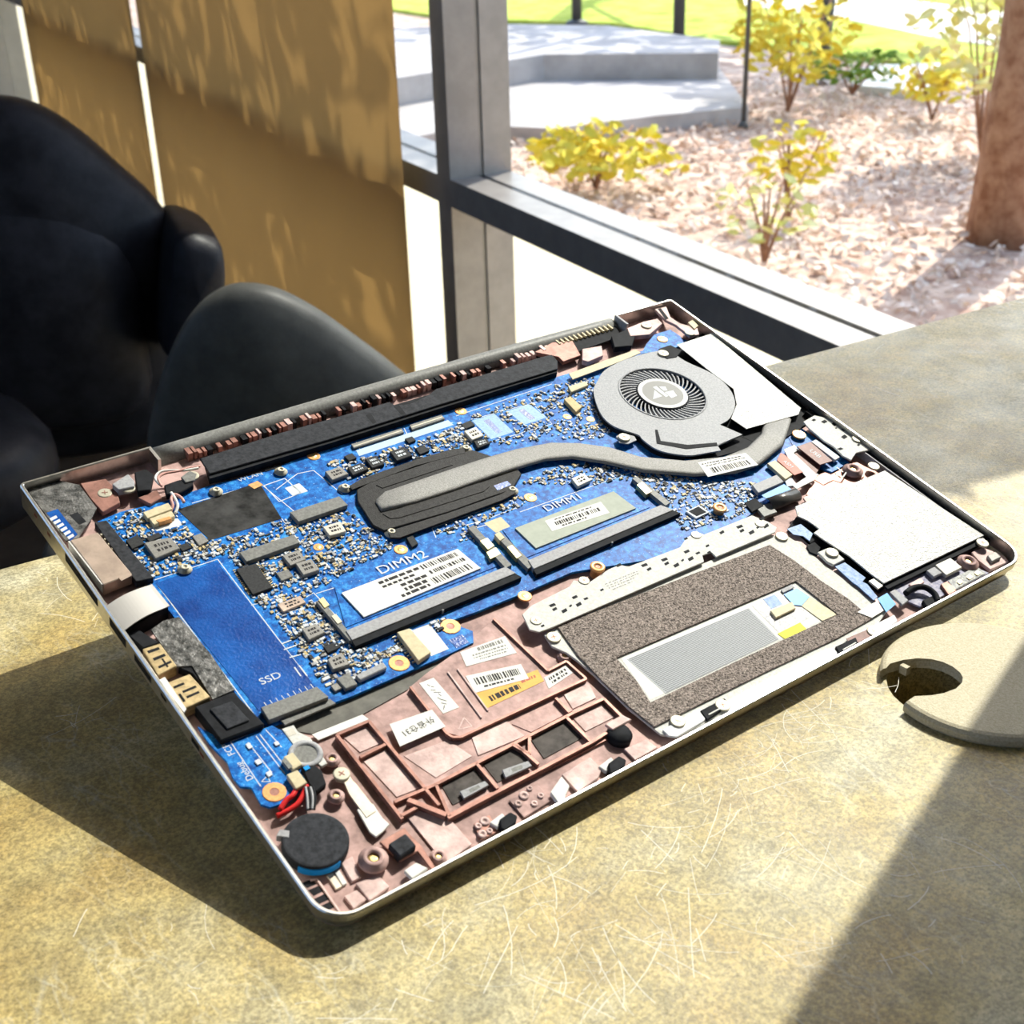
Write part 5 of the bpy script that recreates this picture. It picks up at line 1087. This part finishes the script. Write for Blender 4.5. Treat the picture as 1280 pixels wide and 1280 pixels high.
b = MB(); a = Vector((*lp(962, 628, -2.6 * mm), 0)); c = Vector((*lp(998, 615, -2.6 * mm), 0)); dirx = (c - a).normalized(); n = 14
nrm = Vector((dirx.y, -dirx.x, 0))
for i in range(n + 1):
    t = -PI * 0.5 + 0.2 + 1.15 * PI * i / n; 
    for p in (a, c): b.v.append(tuple(p + nrm * (3.2 * mm * math.cos(t) - 0.5 * mm) + Vector((0, 0, -4.4 * mm + 2.6 * mm * math.sin(t)))))
for i in range(n): b.f.append((2 * i, 2 * i + 1, 2 * i + 3, 2 * i + 2)); b.m.append(0)
o = b.build('rolled_ribbon', GLOSSG, lap, True); md = o.modifiers.new('t', 'SOLIDIFY'); md.thickness = 0.25 * mm
pp('small_socket', [(930, 628), (944, 622), (955, 632), (940, 640)], -3.8 * mm, 1.4 * mm, BLACKP, lap, 0.2 * mm)
pp('small_socket', [(945, 634), (962, 628), (972, 640), (955, 646)], -4.0 * mm, 1.4 * mm, SOCK, lap, 0.2 * mm)
pp('deck_plate', [(1004, 622), (1018, 615), (1030, 622), (1012, 634)], -4.6 * mm, 0.8 * mm, DECKL, lap, 0.1 * mm)
pp('pink_deck', [(1020, 596), (1060, 572), (1085, 585), (1100, 590), (1030, 626), (1008, 618)], -5.2 * mm, 0.8 * mm, DECKD, lap, 0)
lines('pale_lip', [[(1020, 592), (1032, 599), (1044, 593), (1054, 596), (1058, 590)], [(1046, 584), (1054, 590)], [(1078, 596), (1082, 588)]], -3.4 * mm, 0.6 * mm, WHITE, lap)
pp('pink_strip', [(984, 668), (996, 667), (1010, 680), (1030, 695), (1080, 735), (1112, 760), (1104, 766), (1062, 735), (1014, 698)], -4.6 * mm, 0.6 * mm, DECKL, lap)
pp('blue_flex', [(984, 661), (1001, 655), (1016, 667), (1012, 676), (1004, 670), (992, 668)], -3.0 * mm, 0.3 * mm, FLEXB, lap)
pp('black_flex_loop', [(1008, 682), (1018, 677), (1026, 684), (1022, 694), (1012, 690)], -3.6 * mm, 0.8 * mm, BLACKP, lap, 0.2 * mm)
hb = pp('hinge_plate', [(1022, 690), (1034, 685), (1046, 690), (1056, 699), (1042, 706), (1034, 702)], -2.8 * mm, 1.2 * mm, ALUW, lap, 0.2 * mm)
bf = pp('blue_flex', [(1044, 708), (1056, 703), (1082, 722), (1078, 727), (1084, 730), (1097, 746), (1092, 750), (1072, 732), (1066, 728)], -3.2 * mm, 0.4 * mm, FLEXB, lap)
pp('pale_flex', [(1072, 765), (1084, 758), (1097, 751), (1106, 762), (1090, 772)], -3.3 * mm, 0.25 * mm, COILL, lap, 0)
pp('blue_pull_tab', [(1097, 748), (1109, 741), (1120, 755), (1108, 765)], -2.8 * mm, 0.25 * mm, BLUETAB, lap, 0)
pp('flex_socket', [(1112, 740), (1119, 736), (1136, 750), (1128, 756)], -2.8 * mm, 1.2 * mm, SOCKL, lap, 0.2 * mm)
pp('white_tab', [(1086, 726), (1092, 723), (1104, 732), (1098, 736)], -2.6 * mm, 0.8 * mm, COILL, lap, 0.1 * mm)
pp('reader_board', [(1114, 738), (1158, 712), (1190, 695), (1208, 704), (1236, 716), (1192, 738), (1150, 758), (1136, 752)], -4.8 * mm, 0.8 * mm, mat('violet_board', (0.16, 0.16, 0.28), 0.45, col2=(0.42, 0.40, 0.48), vscale=400), lap)
pp('reader_chip', [(1169, 706), (1188, 697), (1203, 709), (1183, 719)], -2.6 * mm, 1.8 * mm, COILL, lap, 0.25 * mm)
pp('reader_cap', [(1158, 713), (1168, 708), (1178, 716), (1167, 721)], -2.9 * mm, 1.5 * mm, SOCKL, lap, 0.25 * mm)
rb = pp('white_board', [(1185, 726), (1221, 708), (1232, 716), (1193, 737)], -4.0 * mm, 0.8 * mm, mat('white_circuit', (0.55, 0.56, 0.52), 0.45, col2=(0.22, 0.22, 0.24), vscale=800), lap)
for (x, y) in ((1200, 727), (1212, 721), (1222, 716)): pp('solder_point', [(x - 4, y), (x, y - 3), (x + 4, y), (x, y + 3)], -3.6 * mm, 0.4 * mm, BRASS, rb, 0)
pp('pink_block', [(1136, 730), (1150, 722), (1156, 727), (1142, 736)], -3.2 * mm, 1.2 * mm, DECKL, lap, 0.2 * mm)
wire('black_cable', [(1132, 742, 0), (1142, 735, 0.5), (1156, 734, 0.6), (1168, 742, 0.4), (1172, 752, 0)], -3.0 * mm, 1.2 * mm, BLACKP, lap)
pp('front_latch', [(1153, 750), (1166, 744), (1174, 750), (1160, 760)], -3.0 * mm, 2.2 * mm, BLACKP, lap, 0.3 * mm)
pp('brown_rib', [(1176, 730), (1184, 726), (1196, 738), (1186, 744)], -3.6 * mm, 2.0 * mm, DECKD, lap, 0.2 * mm)
pp('corner_block', [(1214, 690), (1228, 684), (1252, 692), (1262, 702), (1238, 712), (1222, 700)], -4.4 * mm, 1.6 * mm, DECKL, lap, 0.3 * mm)
pp('corner_cube', [(1234, 694), (1244, 689), (1252, 696), (1240, 702)], -3.0 * mm, 1.6 * mm, COIL, lap, 0.3 * mm)

# ---- screws, rings and posts
def lathe_mesh(name, parts):
    b = MB()
    for prof, mi in parts: b.lathe(prof, 16, (0, 0), mi)
    return b
m_ring = lathe_mesh('copper_ring', [([(2.6 * mm, -0.5 * mm), (2.6 * mm, 0.05 * mm), (2.4 * mm, 0.15 * mm), (1.3 * mm, 0.15 * mm), (1.2 * mm, 0.0)], 0), ([(1.2 * mm, -0.1 * mm), (1.2 * mm, 0.1 * mm), (0.6 * mm, 0.2 * mm), (0.5 * mm, 0.05 * mm)], 1)]).mesh('copper_ring', (COPPER, BRASS))
m_big = lathe_mesh('big_ring', [([(3.6 * mm, -0.5 * mm), (3.6 * mm, 0.05 * mm), (3.4 * mm, 0.15 * mm), (1.5 * mm, 0.15 * mm), (1.4 * mm, 0.0)], 0), ([(1.4 * mm, -0.1 * mm), (1.4 * mm, 0.05 * mm), (0.7 * mm, 0.02 * mm)], 1)]).mesh('big_ring', (COPPER, DECKD))
m_post = lathe_mesh('screw_post', [([(2.6 * mm, 0), (2.6 * mm, 0.3 * mm), (1.5 * mm, 0.5 * mm), (1.5 * mm, 1.3 * mm), (1.3 * mm, 1.5 * mm), (0.7 * mm, 1.5 * mm), (0.6 * mm, 1.2 * mm)], 0)]).mesh('screw_post', (STEEL,), True)
m_tall = lathe_mesh('tall_post', [([(2.2 * mm, -4.5 * mm), (2.2 * mm, -1.0 * mm), (2.9 * mm, -0.9 * mm), (2.9 * mm, 0.0), (2.7 * mm, 0.2 * mm), (1.3 * mm, 0.2 * mm), (1.2 * mm, -0.1 * mm)], 0), ([(1.2 * mm, -0.3 * mm), (1.2 * mm, -0.05 * mm), (0.7 * mm, -0.1 * mm)], 1)]).mesh('tall_post', (COPPER, DECKD), True)
b = lathe_mesh('screw', [([(2.6 * mm, -0.3 * mm), (2.6 * mm, 0.3 * mm), (2.3 * mm, 0.5 * mm), (0.0001, 0.55 * mm)], 0)])
for a in (0, PI / 2):
    c, s = math.cos(a) * 1.1 * mm, math.sin(a) * 1.1 * mm; b.bar((-c, -s), (c, s), 0.4 * mm, 0.5 * mm, 0.62 * mm, 1)
m_screw = b.mesh('screw', (STEEL, DECKD))
m_boss = lathe_mesh('boss', [([(4.4 * mm, -1.8 * mm), (4.4 * mm, -0.6 * mm), (3.4 * mm, -0.2 * mm), (3.2 * mm, 0.4 * mm), (2.9 * mm, 0.6 * mm), (1.9 * mm, 0.6 * mm), (1.8 * mm, -0.4 * mm)], 0), ([(1.8 * mm, -1.0 * mm), (1.8 * mm, -0.3 * mm), (0.8 * mm, -0.3 * mm)], 1)]).mesh('boss', (DECK, BRASS), True)
for p in ((392, 570), (576, 514), (501, 687), (656, 745), (663, 622)): inst('copper_ring', m_ring, p, BZ + 0.1 * mm, board)
for p in ((563, 783), (499, 829)): inst('copper_ring', m_big, p, BZ + 0.1 * mm, board)
inst('copper_ring', m_big, (343, 990), dz + 0.1 * mm, dbg)
o = inst('copper_ring', m_ring, (999, 543), -3.0 * mm, lap); o.scale = (1.2, 1.2, 1.2)
for p in ((398, 684), (709, 521), (738, 524)): o = inst('via_ring', m_ring, p, BZ + 0.05 * mm, board); o.scale = (0.75, 0.75, 0.75)
inst('copper_ring', m_ring, (828, 424), -2.8 * mm, lap)
for p in ((270, 615), (351, 590), (231, 712), (431, 611), (489, 667), (640, 614), (582, 562)): inst('screw_post', m_post, p, BZ + 0.5 * mm, board)
for p, z in (((900, 634), -2.0), ((747, 708), -1.6)): inst('tall_post', m_tall, p, z * mm, lap)
for p, z in (((780, 547), -1.9), ((829, 442), -1.2)): inst('screw', m_screw, p, z * mm, fan)
for p in ((692, 797), (847, 902), (903, 882), (977, 671), (1092, 790)): inst('screw', m_screw, p, -4.0 * mm if p[0] in (692, 977) else -3.5 * mm, tp)
for p in ((670, 776), (870, 669), (950, 655), (730, 726)): o = inst('screw', m_screw, p, bz, br); o.scale = (0.8, 0.8, 0.7)
inst('screw', m_screw, (1040, 691), -2.4 * mm, hb)
for p, z in (((689, 455), -3.0), ((1072, 549), -1.7), ((1092, 583), -2.6), ((1228, 679), -2.4), ((131, 617), -3.4), ((160, 611), -2.6), ((240, 595), -2.4), ((808, 407), -1.6), ((862, 416), -1.5)): inst('screw', m_screw, p, z * mm, lap)
for p, z in (((467, 1072), -3.2), ((1211, 701), -3.0), ((1067, 586), -2.8)): inst('screw_boss', m_boss, p, z * mm, lap)
for p, z in (((420, 994), -4.2), ((415, 948), -4.4), ((706, 820), -5.4), ((548, 1070), -5.4)): o = inst('screw_boss', m_boss, p, z * mm, lap); o.scale = (0.6, 0.6, 0.6)
inst('screw', m_screw, (427, 968), -4.4 * mm, arm)

# ---- countless tiny parts soldered to the board
def inside(p, poly):
    c = False; j = len(poly) - 1
    for i in range(len(poly)):
        (xi, yi), (xj, yj) = poly[i], poly[j]
        if (yi > p[1]) != (yj > p[1]) and p[0] < (xj - xi) * (p[1] - yi) / (yj - yi) + xi: c = not c
        j = i
    return c
boxes = [(min(x for x, y in q), max(x for x, y in q), min(y for x, y in q), max(y for x, y in q), q) for q in TAKEN if len(q) < 60]
BL = L(board_px, BZ); big = [q for q in boxes if (q[1] - q[0]) < 0.12]
def free(p, r):
    for x0, x1, y0, y1, q in big:
        if x0 - r < p[0] < x1 + r and y0 - r < p[1] < y1 + r:
            for dx, dy in ((0, 0), (r, 0), (-r, 0), (0, r), (0, -r)):
                if inside((p[0] + dx, p[1] + dy), q): return False
    return True
zones = [([(132, 652), (160, 640), (215, 632), (240, 668), (270, 690), (262, 700), (205, 720), (190, 722)], 330), ([(262, 680), (360, 650), (440, 640), (470, 668), (500, 680), (440, 712), (395, 738), (345, 770), (310, 745), (285, 700)], 760),
         ([(345, 772), (392, 748), (440, 805), (480, 815), (500, 810), (440, 862), (412, 865)], 420), ([(545, 545), (600, 515), (700, 480), (742, 470), (750, 515), (775, 535), (745, 550), (690, 548), (600, 560)], 520),
         ([(650, 605), (690, 585), (740, 580), (790, 588), (870, 600), (960, 605), (930, 645), (850, 665), (840, 640), (800, 598), (740, 606)], 640), ([(405, 580), (480, 565), (570, 535), (590, 556), (500, 580), (440, 602)], 260),
         ([(440, 835), (540, 785), (500, 795), (560, 770), (545, 800)], 70), ([(540, 664), (600, 640), (660, 615), (680, 620), (600, 655), (600, 690)], 90), ([(225, 680), (270, 668), (285, 690), (250, 700)], 60)]
b = MB(); rnd = random.Random(99)
for zp, cnt in zones:
    q = L(zp, BZ); x0, x1 = min(p[0] for p in q), max(p[0] for p in q); y0, y1 = min(p[1] for p in q), max(p[1] for p in q); done = 0; tries = 0
    while done < cnt and tries < cnt * 14:
        tries += 1; p = (rnd.uniform(x0, x1), rnd.uniform(y0, y1))
        if not inside(p, q) or not inside(p, BL) or not free(p, 0.5 * mm): continue
        s = rnd.choice((0.45, 0.45, 0.6, 0.6, 0.8, 1.1)) * mm; l_ = s * rnd.choice((1.0, 1.6, 1.9)); 
        if rnd.random() < 0.5: s, l_ = l_, s
        h_ = rnd.uniform(0.25, 0.7) * mm; k = rnd.random()
        mi = 0 if k < 0.30 else 1 if k < 0.52 else 2 if k < 0.68 else 3 if k < 0.9 else 4
        b.box(p[0] - s / 2, p[0] + s / 2, p[1] - l_ / 2, p[1] + l_ / 2, BZ, BZ + h_, mi); done += 1
        if mi in (2, 3) and rnd.random() < 0.6:      # solder ends
            if s > l_: b.box(p[0] - s / 2 - 0.2 * mm, p[0] - s / 2, p[1] - l_ / 2, p[1] + l_ / 2, BZ, BZ + h_ * 0.8, 0); b.box(p[0] + s / 2, p[0] + s / 2 + 0.2 * mm, p[1] - l_ / 2, p[1] + l_ / 2, BZ, BZ + h_ * 0.8, 0)
            else: b.box(p[0] - s / 2, p[0] + s / 2, p[1] - l_ / 2 - 0.2 * mm, p[1] - l_ / 2, BZ, BZ + h_ * 0.8, 0); b.box(p[0] - s / 2, p[0] + s / 2, p[1] + l_ / 2, p[1] + l_ / 2 + 0.2 * mm, BZ, BZ + h_ * 0.8, 0)
o = b.build('surface_mount_parts', (SILK, SOCKL, TAN, CHIP, COILL), board); o['kind'] = 'stuff'
